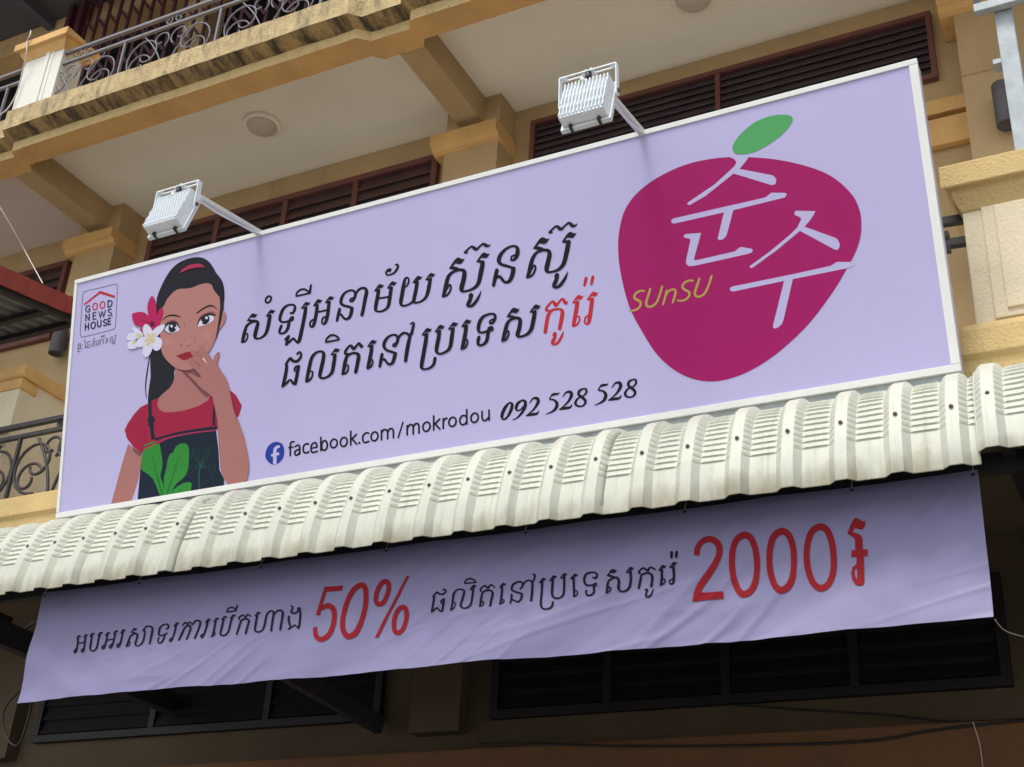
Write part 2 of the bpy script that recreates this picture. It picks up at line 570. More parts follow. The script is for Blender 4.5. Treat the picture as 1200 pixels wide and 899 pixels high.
# stub mouldings on the wall beside the right-hand pilaster
za, zb2, zc2, zd = at(1092, 141, 1, YW)[2], at(1092, 128, 1, YW)[2], at(1096, 176, 1, YW)[2], at(1096, 164, 1, YW)[2]
m.build('upper_wall', house)
m = MB()
for lo, hi in ((za, zb2 + 0.02), (zc2 - 0.01, za - 0.035)):
    m.box(-0.80, -0.528, YW - 0.05, YW - 0.002, lo, hi, 'orange_trim')
m.build('wall_moulding', house, bevel=0.006)

def ceiling_piece(x0, x1, ma):
    m = MB()
    m.box(x0, x1, 4.97, YW + 0.1, ZC, ZC + 0.1, ma)
    m.build('balcony_ceiling', house)
ceiling_piece(COLS[0] + 0.0, XR, 'ceiling_paint')
ceiling_piece(XL, COLS[0] - 0.002, 'pink_bounce_ceiling')
for c in COLS:
    m = MB()
    m.box(c - 0.088, c + 0.088, 4.96, YP + 0.02, ZB + 0.004, ZC + 0.05, 'wall_plaster')
    m.build('beam', house, bevel=0.006)
    m = MB()
    m.box(c - 0.19, c + 0.205, YP, YW + 0.05, 4.25, ZC + 0.05, 'wall_plaster')
    m.box(c - 0.192, c + 0.207, YP - 0.005, YP + 0.05, 6.425, 6.435, 'wall_plaster')
    p = m.build('pilaster', house)
    zt, zbt = 6.985, 6.875
    m = MB()
    m.prism([(YP - 0.075, zt), (YP - 0.075, zt - 0.075), (YP - 0.05, zt - 0.085), (YP - 0.03, zbt), (YP - 0.002, zbt - 0.012), (YW - 0.002, zbt - 0.012), (YW - 0.002, zt)], c - 0.265, c + 0.225, 'orange_trim')
    m.build('capital', p, bevel=0.005)

# the upper balcony ledge: one weathered moulding that steps back at every column
prof = [(4.70, 7.300, 'weathered_ledge'), (4.70, 7.140, 'weathered_cove'), (4.74, 7.128, 'weathered_cove'), (4.815, 7.116, 'weathered_fascia'),
        (4.82, 7.046, 'orange_trim'), (4.99, 7.043, 'orange_trim'), (4.99, 7.40, 'orange_trim'), (5.00, 7.44, 'orange_trim')]
stations = [(XL, 0.0)]
for c in COLS:
    stations += [(c - 0.255, 0.0), (c - 0.19, 0.06), (c + 0.085, 0.06), (c + 0.125, 0.0)]
stations.append((XR, 0.0))
fine = []
for (xa, da), (xb, db) in zip(stations[:-1], stations[1:]):
    k = max(1, int((xb - xa) / 0.05))
    fine += [(xa + (xb - xa) * i / k, da + (db - da) * i / k) for i in range(k)]
fine.append(stations[-1])
m = MB()
def wob(x, j):
    return 0.004 * noise.noise(Vector((x * 5.0, j * 3.1, 0.3))) + 0.002 * noise.noise(Vector((x * 22.0, j * 1.7, 4.3)))
for j in range(len(prof)):
    if j == len(prof) - 1:
        break
    (y0, z0, ma), (y1, z1, _) = prof[j], prof[j + 1]
    vs = []
    for x, d in fine:
        vs.append((x, y0 + d + wob(x, j), z0 + wob(x + 9, j)))
        vs.append((x, y1 + d + wob(x, j + 1), z1 + wob(x + 9, j + 1)))
    m.add(vs, [(2 * i, 2 * i + 2, 2 * i + 3, 2 * i + 1) for i in range(len(fine) - 1)], ma)
vs = []
for x, d in fine:
    vs.append((x, 4.70 + d + wob(x, 0), 7.30 + wob(x + 9, 0)))
    vs.append((x, 5.05, 7.315))
m.add(vs, [(2 * i, 2 * i + 2, 2 * i + 3, 2 * i + 1) for i in range(len(fine) - 1)], 'weathered_ledge')
m.box(XL, XR, 5.0, YW + 0.2, 7.38, 7.45, 'orange_trim')
m.build('balcony_ledge', house)

# pillars of the balustrades
def pillar(x0, x1, yf, z0, z1, zcap, ma, cap_ma, base, panel, lip=0.07, depth=0.26):
    m = MB()
    m.box(x0, x1, yf, yf + depth, z0, z1, ma)
    if panel == 'strip':
        m.box(x0 + 0.21, x0 + 0.245, yf - 0.010, yf + 0.05, z0, z1 - 0.02, ma)
        m.box(x0 + 0.262, x0 + 0.285, yf - 0.006, yf + 0.05, z0, z1 - 0.02, ma)
    else:
        m.box(x0 + 0.075, x1 - 0.075, yf - 0.010, yf + 0.05, z0 + 0.09, z1 - 0.025, ma)
        m.box(x0 + 0.125, x1 - 0.125, yf - 0.020, yf + 0.05, z0 + 0.125, z1 - 0.035, ma)
    p = m.build('balcony_pillar', house, bevel=0.005)
    c = MB()
    h = zcap - z1
    q = lip
    prof = [(yf - q, zcap), (yf - q, zcap - h * 0.62), (yf - q * 0.55, zcap - h * 0.66), (yf - q * 0.5, zcap - h * 0.82), (yf - 0.004, z1 - 0.03),
            (yf + depth + 0.004, z1 - 0.03), (yf + depth + q, zcap - h * 0.62), (yf + depth + q, zcap)]
    k = len(prof)
    vs = []
    for y, z in prof:                      # the cap overhangs at its ends as it does in front
        t = (zcap - z) / max(zcap - z1 + 0.03, 1e-6)
        o = q if t < 0.64 * h / (h + 0.03) else (q * 0.5 if t < 0.9 else 0.004)
        vs.append((x0 - o, y, z))
        vs.append((x1 + o, y, z))
    fs = [(2 * i, 2 * ((i + 1) % k), 2 * ((i + 1) % k) + 1, 2 * i + 1) for i in range(k)]
    fs += [tuple(2 * i for i in range(k - 1, -1, -1)), tuple(2 * i + 1 for i in range(k))]
    c.add(vs, fs, cap_ma)
    c.build('pillar_cap', p, bevel=0.006)
    if base:
        b = MB()
        zb, zt = base
        b.prism([(yf - 0.055, zb), (yf - 0.055, zt - 0.07), (yf - 0.035, zt - 0.03), (yf - 0.004, zt), (yf + depth, zt), (yf + depth, zb)], x0 - 0.06, x1 + 0.06, cap_ma)
        b.build('pillar_base', p, bevel=0.008)
    return p
PY = 4.775
pillar(at(8, 148, 1, PY)[0], at(66, 90, 1, PY)[0], PY, 7.29, at(50, 63, 1, PY)[2], at(18, 55, 1, PY - 0.07)[2] + 0.015, 'white_plaster', 'orange_trim', None, 'strip', 0.07, 0.19)
pillar(-0.505, 0.14, 4.75, 4.22, 4.865, 5.045, 'cream_plaster', 'yellow_trim', (4.09, 4.305), 'panel', 0.065, 0.26)

# second floor slab and its yellow ledge
m = MB()
m.box(XL, XR, 4.72, YW + 0.3, 3.90, 4.20, 'shaded_ground_wall')
m.box(XL, XR, 4.73, YW - 0.002, 4.201, 4.212, 'bounce_floor_tile')  # unseen pale tiles, added to bounce light up to the ceiling
m.build('floor_slab', house)
m = MB()
m.prism([(4.655, 4.235), (4.655, 4.125), (4.675, 4.105), (4.68, 4.03), (4.718, 4.03), (4.75, 4.235)], XL, XR, 'yellow_trim')
m.build('slab_ledge', house, bevel=0.004)

# wall between this balcony and the neighbour's, with a sloping orange coping
m = MB()
m.box(-6.01, -5.85, 4.735, YW + 0.02, 4.20, 5.07, 'cream_plaster')
m.box(-6.30, -6.012, 4.735, 4.90, 4.20, 4.90, 'cream_plaster')
dw = m.build('divider_wall', house)
m = MB()
m.prism([(4.715, 5.15), (4.715, 5.085), (4.73, 5.07), (YW + 0.01, 5.06), (YW + 0.01, 5.14)], -6.035, -5.825, 'orange_trim')
m.box(-6.02, -5.84, 4.725, 4.86, 5.0, 5.066, 'orange_trim')
m.box(-6.32, -6.04, 4.715, 4.92, 4.90, 4.95, 'orange_trim')
m.build('coping', dw, bevel=0.006)

# louvred windows above
def louvre_window(x0, x1, z0, z1, yw, frame_ma, slat_ma, mullions, pitch, tilt=0.9, fw=0.045):
    m = MB()
    m.box(x0, x1, yw - 0.045, yw + 0.03, z1 - fw, z1, frame_ma)
    m.box(x0, x1, yw - 0.045, yw + 0.03, z0, z0 + fw, frame_ma)
    for a in (x0, x1 - fw):
        m.box(a, a + fw, yw - 0.043, yw + 0.03, z0 + fw, z1 - fw, frame_ma)
    for q in mullions:
        m.box(q - fw / 2, q + fw / 2, yw - 0.040, yw + 0.03, z0 + fw, z1 - fw, frame_ma)
    w = m.build('louvre_window', house, bevel=0.003)
    edges = [x0 + fw] + [v for q in mullions for v in (q - fw / 2, q + fw / 2)] + [x1 - fw]
    for a, b in zip(edges[0::2], edges[1::2]):
        s = MB()
        s.box(a, b, yw - 0.006, yw + 0.02, z0 + fw, z1 - fw, 'dark_void' if slat_ma == 'dark_louvre' else 'louvre_gap')
        z = z0 + fw + 0.01
        while z < z1 - fw - 0.02:
            s.prism([(yw - 0.034, z), (yw - 0.028, z - 0.004), (yw - 0.008, z + pitch * tilt - 0.006), (yw - 0.008, z + pitch * tilt + 0.004)], a + 0.002, b - 0.002, slat_ma)
            z += pitch
        s.build('louvre_panel', w)
def X(px, py, y=YW):
    return at(px, py, 1, y)[0]
def Z(px, py, y=YW):
    return at(px, py, 1, y)[2]
louvre_window(X(625, 149), X(1091, 15), Z(1101.6, 94.7), Z(858, 82), YW, 'maroon_wood', 'upper_louvre', [X(843, 108)], 0.052, 1.0, 0.032)
louvre_window(X(180, 275), X(517, 185), 6.35, Z(340, 232), YW, 'maroon_wood', 'louvre_wood', [X(259.5, 257), X(338, 242), X(421.3, 212)], 0.085, 0.75)
louvre_window(X(84.6, 307.8) - 2.6, X(84.6, 307.8), 6.30, Z(84.6, 307.8) + 0.005, YW, 'maroon_wood', 'louvre_wood', [X(84.6, 307.8) - 0.65 * k for k in (3, 2, 1)], 0.085, 0.75)

# third floor behind the upper railing
m = MB()
zl = at(105, 30, 1, YW)[2]
z3 = at(30, 38, 1, YW)[2]
print('z3', z3, zl, at(8, 64, 1, YW)[2])
m.box(XL, XR, YW, YW + 0.2, zl, 10.9, 'wall_plaster')
for a, b in ((-6.62, -6.36), (-3.75, -3.40), (-0.5, -0.1)):
    m.box(a, b, YW - 0.012, YW + 0.2, 7.45, zl + 0.3, 'wall_plaster')
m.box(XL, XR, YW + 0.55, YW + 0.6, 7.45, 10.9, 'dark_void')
m.build('third_floor_wall', house)
m = MB()
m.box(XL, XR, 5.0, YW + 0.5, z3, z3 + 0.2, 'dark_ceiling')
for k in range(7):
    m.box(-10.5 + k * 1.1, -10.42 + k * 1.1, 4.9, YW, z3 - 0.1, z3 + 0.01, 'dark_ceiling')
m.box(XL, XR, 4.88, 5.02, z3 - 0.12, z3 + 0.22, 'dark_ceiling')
m.build('third_floor_ceiling', house)
m = MB()
gx0, gx1, gz0, gz1 = -7.72, -5.2, 7.46, z3 - 0.02
gy = YW - 0.07
n = 0
x = gx0
while x < gx1:
    m.box(x - 0.014, x + 0.014, gy - 0.008, gy + 0.008, gz0, gz1, 'maroon_iron')
    for k in range(11):
        z = gz0 + 0.1 + k * 0.27
        m.beam((x + 0.005, gy - 0.013, z + 0.16), (x + 0.125, gy - 0.013, z), 0.026, 0.006, 'maroon_iron', up=(0, 1, 0))
    x += 0.13
m.box(gx0 - 0.09, gx0 - 0.03, gy - 0.05, gy + 0.05, gz0, gz1, 'maroon_iron')
m.box(gx0 - 0.22, gx0 - 0.17, gy - 0.05, gy + 0.05, gz0, gz1, 'maroon_iron')
m.build('folding_gate', house)

# ground floor front, deep under the awning
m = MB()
m.box(XL, XR, YW, YW + 0.25, 0.0, 3.92, 'shaded_ground_wall')
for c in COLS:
    m.box(c - 0.13, c + 0.17, YW - 0.10, YW + 0.02, 3.14, 3.92, 'shaded_ground_wall')
    m.box(c - 0.15, c + 0.19, YW - 0.11, YW + 0.03, 0.0, 3.0, 'shaded_ground_wall')
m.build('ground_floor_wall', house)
m = MB()
zo = at(760, 866, 1, 5.88)[2]
m.box(XL, XR, 5.88, YW + 0.01, zo - 0.38, zo, 'shaded_orange_trim')
m.build('storefront_beam', house, bevel=0.006)
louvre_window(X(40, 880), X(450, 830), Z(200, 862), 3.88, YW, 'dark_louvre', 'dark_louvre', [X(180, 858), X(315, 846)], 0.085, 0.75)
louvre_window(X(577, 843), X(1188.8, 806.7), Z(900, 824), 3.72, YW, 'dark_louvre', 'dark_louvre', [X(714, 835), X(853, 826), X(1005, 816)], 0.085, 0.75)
m = MB()
m.box(XL, XR, 5.70, YW, 0.0, 0.15, 'cream_plaster')
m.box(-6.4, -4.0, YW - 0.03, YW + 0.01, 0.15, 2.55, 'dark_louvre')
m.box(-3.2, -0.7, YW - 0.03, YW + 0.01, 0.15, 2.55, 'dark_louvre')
m.build('shop_shutters', house)

# ---------------------------------------------------------------- wrought iron railings
def spiral(cx, cz, r0, r1, a0, a1, y, n=26):
    return [(cx + (r0 + (r1 - r0) * i / n) * math.cos(a0 + (a1 - a0) * i / n), y, cz + (r0 + (r1 - r0) * i / n) * math.sin(a0 + (a1 - a0) * i / n)) for i in range(n + 1)]

def railing(name, label, x0, x1, posts, zt, zm, z0, y, ma, bar, wire, group):
    r = thing(name, label, 'railing', group)
    m = MB()
    m.box(x0, x1, y - bar, y + bar, zt - bar, zt + bar * 0.6, ma)
    m.build('top_rail', r)
    m = MB()
    m.box(x0, x1, y - bar * 0.8, y + bar * 0.8, zm - bar * 0.7, zm + bar * 0.7, ma)
    m.build('lower_rail', r)
    for px in posts:
        m = MB()
        m.box(px - bar * 0.6, px + bar * 0.6, y - bar * 0.6, y + bar * 0.6, z0, zm - bar * 0.7, ma)
        m.build('post', r)
    xs = sorted(posts)
    for a, b in zip(xs[:-1], xs[1:]):
        w, h = b - a, zm - z0
        c = (a + b) / 2
        m = MB()
        for s in (1, -1):
            fx = lambda u: c + s * u
            def sp(cx, cz, r0, r1, a0, a1):
                pts = spiral(0, 0, r0, r1, a0, a1, y)
                m.tube([(fx(cx + p[0]), y, cz + p[2]) for p in pts], wire, ma, 6)
            # a big C that stands on the ledge and curls in at the top, a smaller one inside it, and a foot scroll
            sp(w * 0.24, z0 + h * 0.52, h * 0.46, h * 0.10, -PI * 0.55, PI * 1.9)
            sp(w * 0.30, z0 + h * 0.30, h * 0.27, h * 0.07, PI * 0.9, -PI * 1.1)
            sp(w * 0.10, z0 + h * 0.74, h * 0.20, h * 0.06, PI * 1.3, -PI * 0.7)
            p0, p1 = (fx(w * 0.02), y, z0), (fx(w * 0.30), y, z0 + h * 0.98)
            m.tube([(fx(w * (0.02 + 0.10 * t + 0.16 * t * t)), y, z0 + h * (0.02 + 0.9 * t)) for t in [k / 8 for k in range(9)]], wire, ma, 6)
            # the little scroll between the two rails
            pts = spiral(0, 0, (zt - zm) * 0.38, (zt - zm) * 0.08, PI * 0.5, PI * 2.6, y)
            m.tube([(fx(0.045 + p[0]), y, (zt + zm) / 2 + p[2]) for p in pts], wire, ma, 6)
        m.build('scroll_panel', r)
    settle(r, (posts[0], y, z0))
    return r
yu = 4.80
zt, zm = at(89, 58.6, 1, yu)[2], at(89, 70, 1, yu)[2]
zt2, zm2 = at(200, 23, 1, yu)[2], at(200, 36, 1, yu)[2]
pa, pb = at(147, 52, 1, yu)[0], at(261, 5, 1, yu)[0]
sp_ = pb - pa
railing('balcony_railing', 'grey scrolled iron railing on the weathered upper balcony ledge, right of the white pillar', -6.36, -2.2,
        [pa - sp_ + 0.02, pa, pb, pb + sp_, pb + 2 * sp_, pb + 3 * sp_], zt, zm, 7.30, yu, 'grey_iron', 0.013, 0.0052, 'iron balcony railings')
railing('balcony_railing', 'short stretch of grey iron railing left of the white pillar on the upper balcony', -9.6, -6.72,
        [-6.86 - sp_ * k for k in range(4)], at(0, 92, 1, yu)[2], at(0, 105, 1, yu)[2], 7.30, yu, 'grey_iron', 0.013, 0.0052, 'iron balcony railings')
yl = 4.70
q1 = at(20.5, 530, 1, yl)[0]
railing('balcony_railing', 'black scrolled iron railing on the lower balcony, left of the signboard', -8.2, -0.56,
        [q1 - 0.66 * 3, q1 - 0.66 * 2, q1 - 0.66, q1] + [q1 + 0.66 * k for k in range(1, 8)], at(40, 496, 1, yl)[2], at(40, 509, 1, yl)[2], 4.235, yl, 'black_iron', 0.016, 0.009, 'iron balcony railings')

# ---------------------------------------------------------------- round ceiling lights
def ceiling_light(px, py, label):
    c = at(px, py, 2, ZC - 0.02)
    t = thing('ceiling_light', label, 'ceiling light', 'round lights under the upper balcony')
    M = Matrix.Translation(Vector((c.x, c.y, ZC)))
    m = MB()
    m.lathe([(0.128, 0.0), (0.132, -0.012), (0.130, -0.026), (0.118, -0.032), (0.108, -0.030)], M, 'ceiling_paint', 40)
    m.build('rim', t)
    m = MB()
    m.lathe([(0.1075, -0.028), (0.104, -0.038), (0.085, -0.050), (0.05, -0.058), (0.01, -0.061)], M, 'diffuser', 40)
    m.build('diffuser', t)
    settle(t, (c.x, c.y, ZC))
ceiling_light(307, 147, 'round beige ceiling light above the left floodlight')
ceiling_light(812, -2, 'round beige ceiling light cut by the top edge above the right floodlight')

# ---------------------------------------------------------------- cylinder lamps on the pilasters
def wall_lamp(px, py0, py1, label):
    y = YP - 0.075
    t = thing('wall_lamp', label, 'wall lamp', 'dark cylinder lamps on the pilasters')
    a, b = at(px, py1, 1, y), at(px, py0, 1, y)
    x = (a.x + b.x) / 2
    m = MB()
    m.lathe([(0.030, a.z + 0.02), (0.050, a.z), (0.052, a.z + 0.004), (0.052, b.z - 0.004), (0.050, b.z), (0.040, b.z - 0.01)], Matrix.Translation(Vector((x, y, 0))), 'lamp_body_grey', 24)
    m.build('lamp_body', t)
    m = MB()
    zc = (a.z + b.z) / 2
    m.box(x - 0.018, x + 0.018, y + 0.045, YP - 0.001, zc - 0.05, zc + 0.05, 'lamp_body_grey')
    m.build('wall_mount', t)
    settle(t, (x, y, a.z))
wall_lamp(69, 382, 414, 'dark grey cylinder wall lamp under the red roof edge, left of the signboard')
wall_lamp(1177, 99, 148, 'dark grey cylinder wall lamp beside the galvanised steel post')

# ---------------------------------------------------------------- the neighbour's lean-to roof with red edge flashing
nr = thing('neighbour_roof', 'dark lean-to roof with a dusty red metal edge, left of the signboard', 'roof')
def roof_z(y):
    return 5.60 + (y - 4.34) * 0.19
xe = -5.80
m = MB()
vs = []
for i in range(37):
    xa = xe - 0.02 - i * 0.10
    for dx, dz in ((0.0, -0.05), (-0.05, -0.05), (-0.065, -0.02), (-0.085, -0.02)):
        vs += [(xa + dx, 3.85, roof_z(3.85) + dz), (xa + dx, 5.13, roof_z(5.13) + dz)]
m.add(vs, [(2 * k, 2 * k + 2, 2 * k + 3, 2 * k + 1) for k in range(len(vs) // 2 - 1)], 'roof_underside')
m.build('roof_sheet', nr)
y0 = 3.83
k = 0
while y0 < 5.10:
    y1 = min(y0 + 0.345, 5.14)
    o = 0.007 * (k % 2)
    m = MB()
    a, b = roof_z(y0), roof_z(y1)
    vs = []
    for yy, zz in ((y0, a), (y1 + 0.02, b + 0.003)):
        vs += [(xe + 0.012 + o, yy, zz - 0.115), (xe + 0.016 + o, yy, zz), (xe - 0.11, yy, zz + 0.012 + o), (xe - 0.11, yy, zz + 0.006), (xe + 0.006 + o, yy, zz - 0.006), (xe + 0.002 + o, yy, zz - 0.115)]
    fs = [(i, (i + 1) % 6, 6 + (i + 1) % 6, 6 + i) for i in range(6)] + [(5, 4, 3, 2, 1, 0), (6, 7, 8, 9, 10, 11)]
    m.add(vs, fs, 'red_flashing')
    m.build('edge_flashing', nr)
    y0 = y1
    k += 1
for yy in (3.98, 4.42, 4.86, 5.10):
    m = MB()
    m.box(xe - 3.6, xe - 0.004, yy - 0.02, yy + 0.02, roof_z(yy) - 0.092, roof_z(yy) - 0.058, 'dark_steel')
    m.build('purlin', nr)
for xx in (xe - 0.03, xe - 1.2, xe - 2.4):
    m = MB()
    m.beam((xx, 3.9, roof_z(3.9) - 0.118), (xx, 5.13, roof_z(5.13) - 0.118), 0.04, 0.05, 'dark_steel')
    m.build('rafter', nr)
for xx in (xe - 1.9, xe - 3.3):
    m = MB()
    m.beam((xx, 5.11, roof_z(5.11) - 0.11), (xx, YW + 0.02, roof_z(5.11) - 0.02), 0.04, 0.05, 'dark_steel')
    m.build('wall_bracket', nr)
settle(nr, (xe, 5.13, roof_z(5.13) - 0.15))

# ---------------------------------------------------------------- galvanised post on the right-hand pillar
gp = thing('steel_post', 'galvanised square steel post with a small frame on top, standing on the right balcony pillar', 'steel post')
yq = 4.80
xp = (at(1191.4, 181.5, 1, yq)[0] + at(1165.3, 20, 1, yq)[0]) / 2 + 0.038
zt_ = at(1174, 17, 1, yq)[2]
m = MB()
m.box(xp - 0.038, xp + 0.038, yq - 0.038, yq + 0.038, 5.048, zt_, 'galvanised')
m.build('post_tube', gp, bevel=0.005)
m = MB()
a = at(1147, 16, 1, yq - 0.05)
m.box(a.x - 0.016, 0.5, yq - 0.085, yq - 0.047, a.z - 0.014, a.z + 0.03, 'galvanised')
m.box(a.x - 0.015, a.x + 0.017, yq - 0.084, yq - 0.052, a.z + 0.057, a.z + 0.8, 'galvanised')
m.beam((a.x, yq - 0.066, a.z + 0.10), (a.x + 0.28, yq - 0.066, a.z + 0.30), 0.03, 0.03, 'galvanised')
m.box(a.x - 0.014, 0.5, yq - 0.083, yq - 0.050, a.z + 0.80, a.z + 0.84, 'galvanised')
m.build('top_frame', gp, bevel=0.003)
m = MB()
m.box(xp - 0.09, xp + 0.09, yq - 0.09, yq + 0.09, 5.046, 5.054, 'galvanised')
m.build('base_plate', gp)
m = MB()
zz = at(1172, 76, 1, yq)[2]
m.box(xp - 0.072, xp - 0.0375, yq - 0.03, yq + 0.03, zz - 0.012, zz + 0.012, 'galvanised')
m.build('side_lug', gp)
settle(gp, (xp, yq, 5.048))

# ================================================================ the signboard: leans 10.75 degrees towards the street
TH = math.radians(10.75)
SN = Vector((0, math.cos(TH), math.sin(TH)))         # into the board
SU = Vector((0, -math.sin(TH), math.cos(TH)))        # up the board
SO = Vector((-5.037, 4.5, 3.978))
SW, SH = 4.488, 1.322
def on_sign(px, py, h=0.0):
    v = ray(px, py)
    p = CAM + v * (SN.dot(SO - CAM) / SN.dot(v))
    return p - SN * h
def sp(u, v, d=0.0):
    return SO + Vector((u, 0, 0)) + SU * v + SN * d

sign = thing('signboard', 'large lavender shop signboard with a woman and a plum fruit logo, above the white awning', 'signboard')
# the stretched vinyl face
m = MB()
NX, NY = 90, 30
e = 0.016
vs = []
for j in range(NY + 1):
    for i in range(NX + 1):
        u, v = e + (SW - 2 * e) * i / NX, e + (SH - 2 * e) * j / NY
        edge = min(u, SW - u, v, SH - v)
        d = 0.0
        # faint pull marks near the right-hand corner and edges; none under the print
        if u > SW - 0.30:
            f = (u - SW + 0.30) / 0.30
            d = 0.0035 * f * noise.noise(Vector((u * 7.0, v * 3.0, 0))) * min(1, edge / 0.05)
        vs.append(sp(u, v, 0.0005 + max(0.0, d)))
fs = [(j * (NX + 1) + i, j * (NX + 1) + i + 1, (j + 1) * (NX + 1) + i + 1, (j + 1) * (NX + 1) + i) for j in range(NY) for i in range(NX)]
m.add(vs, fs, 'vinyl_lavender', True)
face = m.build('face_panel', sign)
# body and rim
DEP = 0.105
def sbox(mb, u0, u1, v0, v1, d0, d1, ma):
    vs = [sp(u, v, d) for u in (u0, u1) for v in (v0, v1) for d in (d0, d1)]
    mb.add(vs, [(0, 1, 3, 2), (4, 6, 7, 5), (0, 4, 5, 1), (2, 3, 7, 6), (0, 2, 6, 4), (1, 5, 7, 3)], ma)
m = MB()
sbox(m, 0.004, SW - 0.004, 0.004, SH - 0.004, 0.010, DEP, 'vinyl_lavender')
m.build('box_body', sign)
m = MB()
rw, rs = 0.024, 0.034
sbox(m, 0, SW, SH - rw, SH, -0.006, 0.022, 'white_aluminium')
sbox(m, 0, SW, 0, rw + 0.004, -0.006, 0.022, 'white_aluminium')
sbox(m, 0, 0.020, rw + 0.005, SH - rw - 0.001, -0.0055, 0.021, 'white_aluminium')
sbox(m, SW - rs, SW, rw + 0.005, SH - rw - 0.001, -0.0055, 0.021, 'white_aluminium')
m.build('edge_frame', sign, bevel=0.002)
# square tubes that hold the board off the right-hand pillar, and feet on the slab behind
for (pxa, pya, pxb, pyb) in ((1110, 259, 1127, 258), (1113, 286, 1130, 283)):
    a = at((pxa + pxb) / 2, (pya + pyb) / 2, 1, 4.80)
    m = MB()
    m.beam((-0.70, 4.78, a.z - 0.004), (-0.502, 4.81, a.z + 0.004), 0.034, 0.034, 'dark_steel')
    m.build('bracket', sign)
m = MB()
m.beam((-0.632, 4.755, 4.24), (-0.632, 4.755, 4.98), 0.035, 0.035, 'dark_steel')
m.build('rear_post', sign)
for u in (0.5, 2.2, 3.9):
    m = MB()
    m.beam(sp(u, 0.10, DEP + 0.001), Vector((sp(u, 0.1).x, 4.80, 4.20)), 0.03, 0.03, 'dark_steel')
    m.build('bracket', sign)
m = MB()
sbox(m, 0.012, SW - 0.012, -0.045, -0.001, 0.012, DEP - 0.004, 'galvanised')  # grey strip added for the shadow gap under the board
m.build('shadow_gap_strip', sign)
for u in (0.008, SW - 0.045):
    m = MB()
    sbox(m, u, u + 0.037, 0.02, SH - 0.05, DEP + 0.001, DEP + 0.035, 'dark_steel')
    m.build('rear_frame', sign)
settle(sign, sp(SW / 2, 0, DEP / 2))
def signprint(name):
    def fin(P):
        o = P.build(name, None)
        o.parent = face
        o.location = -face.location - sign.location + Vector((0, 0, 0))
        return o
    return fin

# ---- Khmer line 1 and 2
P = Print(on_sign)
P.window(275, 335, 9.99)
P.flag(140, 412, .74); P.flag(362, 358, .66)
P.stroke([(165, 402, 20), (205, 408, 28), (245, 412, 30), (272, 430, 36), (264, 475, 44), (245, 545, 46), (238, 592, 44), (252, 617, 30), (285, 617, 24), (330, 597, 28), (366, 556, 38), (386, 500, 44), (401, 430, 46), (410, 372, 44), (414, 345, 36)])
P.stroke([(245, 420, 22), (190, 432, 26), (142, 470, 34), (118, 540, 40), (101, 610, 42), (90, 655, 34)])
P.stroke([(86, 660, 24), (118, 655, 22), (147, 618, 20), (153, 572, 20), (136, 560, 18), (114, 590, 16)])
P.ring(395, 160, 31, 38, 24, tilt=.32)
P.stroke([(655, 318, 26), (682, 318, 28), (703, 280, 32), (706, 242, 30), (680, 222, 24), (620, 229, 26), (570, 270, 34), (540, 340, 38), (530, 396, 36), (558, 424, 26), (610, 420, 26), (650, 402, 24), (682, 380, 22)])
P.stroke([(640, 405, 20), (660, 370, 20), (685, 366, 20), (682, 398, 22), (650, 412, 20)])
P.stroke([(636, 420, 38), (628, 480, 38), (600, 535, 34), (562, 558, 26), (526, 550, 28), (531, 512, 34), (546, 472, 34)])
P.flag(775, 265, .64)
P.stroke([(832, 255, 40), (824, 325, 44), (800, 450, 44), (770, 590, 46), (755, 645, 42), (737, 664, 28), (708, 638, 28), (688, 616, 26), (650, 648, 28), (606, 690, 28)])
P.stroke([(600, 692, 22), (614, 640, 36), (632, 592, 36)]); P.stroke([(590, 628, 22), (632, 588, 26)])
P.stroke([(722, 120, 20), (726, 90, 22), (760, 52, 24), (810, 40, 24), (850, 58, 24), (882, 84, 26)])
P.stroke([(722, 122, 20), (800, 104, 22), (882, 85, 22)]); P.stroke([(880, 80, 30), (886, 40, 28), (894, -8, 24)])
P.flag(915, 235, .65); P.flag(1055, 200, .65)
P.stroke([(966, 222, 38), (960, 300, 42), (942, 400, 42), (922, 465, 38), (897, 480, 24), (881, 455, 22), (894, 412, 22), (926, 394, 18)])
P.stroke([(960, 305, 22), (1010, 300, 22), (1080, 284, 22)])
P.stroke([(1106, 190, 38), (1095, 300, 42), (1080, 380, 42), (1064, 430, 36), (1040, 448, 24), (1022, 425, 22), (1034, 377, 22), (1066, 362, 18)])
P.window(370, 305, 9.99)
P.stroke([(405, 478, 24), (428, 480, 28), (455, 440, 34), (464, 392, 34), (445, 360, 28), (400, 354, 24), (340, 385, 28), (305, 440, 36), (296, 500, 36), (330, 530, 30), (390, 545, 30), (432, 562, 28)])
P.stroke([(424, 562, 42), (414, 625, 42), (390, 675, 36), (350, 690, 28), (320, 665, 28), (296, 636, 26), (270, 640, 28)])
P.stroke([(280, 575, 36), (265, 640, 38), (249, 708, 30)]); P.stroke([(402, 478, 20), (408, 455, 20), (432, 440, 18)])
P.stroke([(470, 395, 22), (500, 350, 28), (545, 326, 30), (585, 336, 34), (595, 375, 44), (580, 450, 44), (560, 560, 42), (542, 640, 40)])
P.flag(682, 362, .68); P.flag(832, 330, .68)
P.stroke([(736, 350, 40), (725, 430, 44), (705, 530, 44), (702, 582, 36), (730, 600, 24), (780, 596, 26), (830, 565, 32), (855, 520, 42), (870, 420, 44), (886, 322, 40)])
P.stroke([(735, 447, 22), (850, 430, 22)])
P.stroke([(880, 106, 20), (850, 112, 28), (826, 145, 24), (832, 171, 20), (870, 171, 20), (915, 150, 24), (949, 110, 26), (964, 72, 28), (955, 50, 22), (935, 55, 18)])
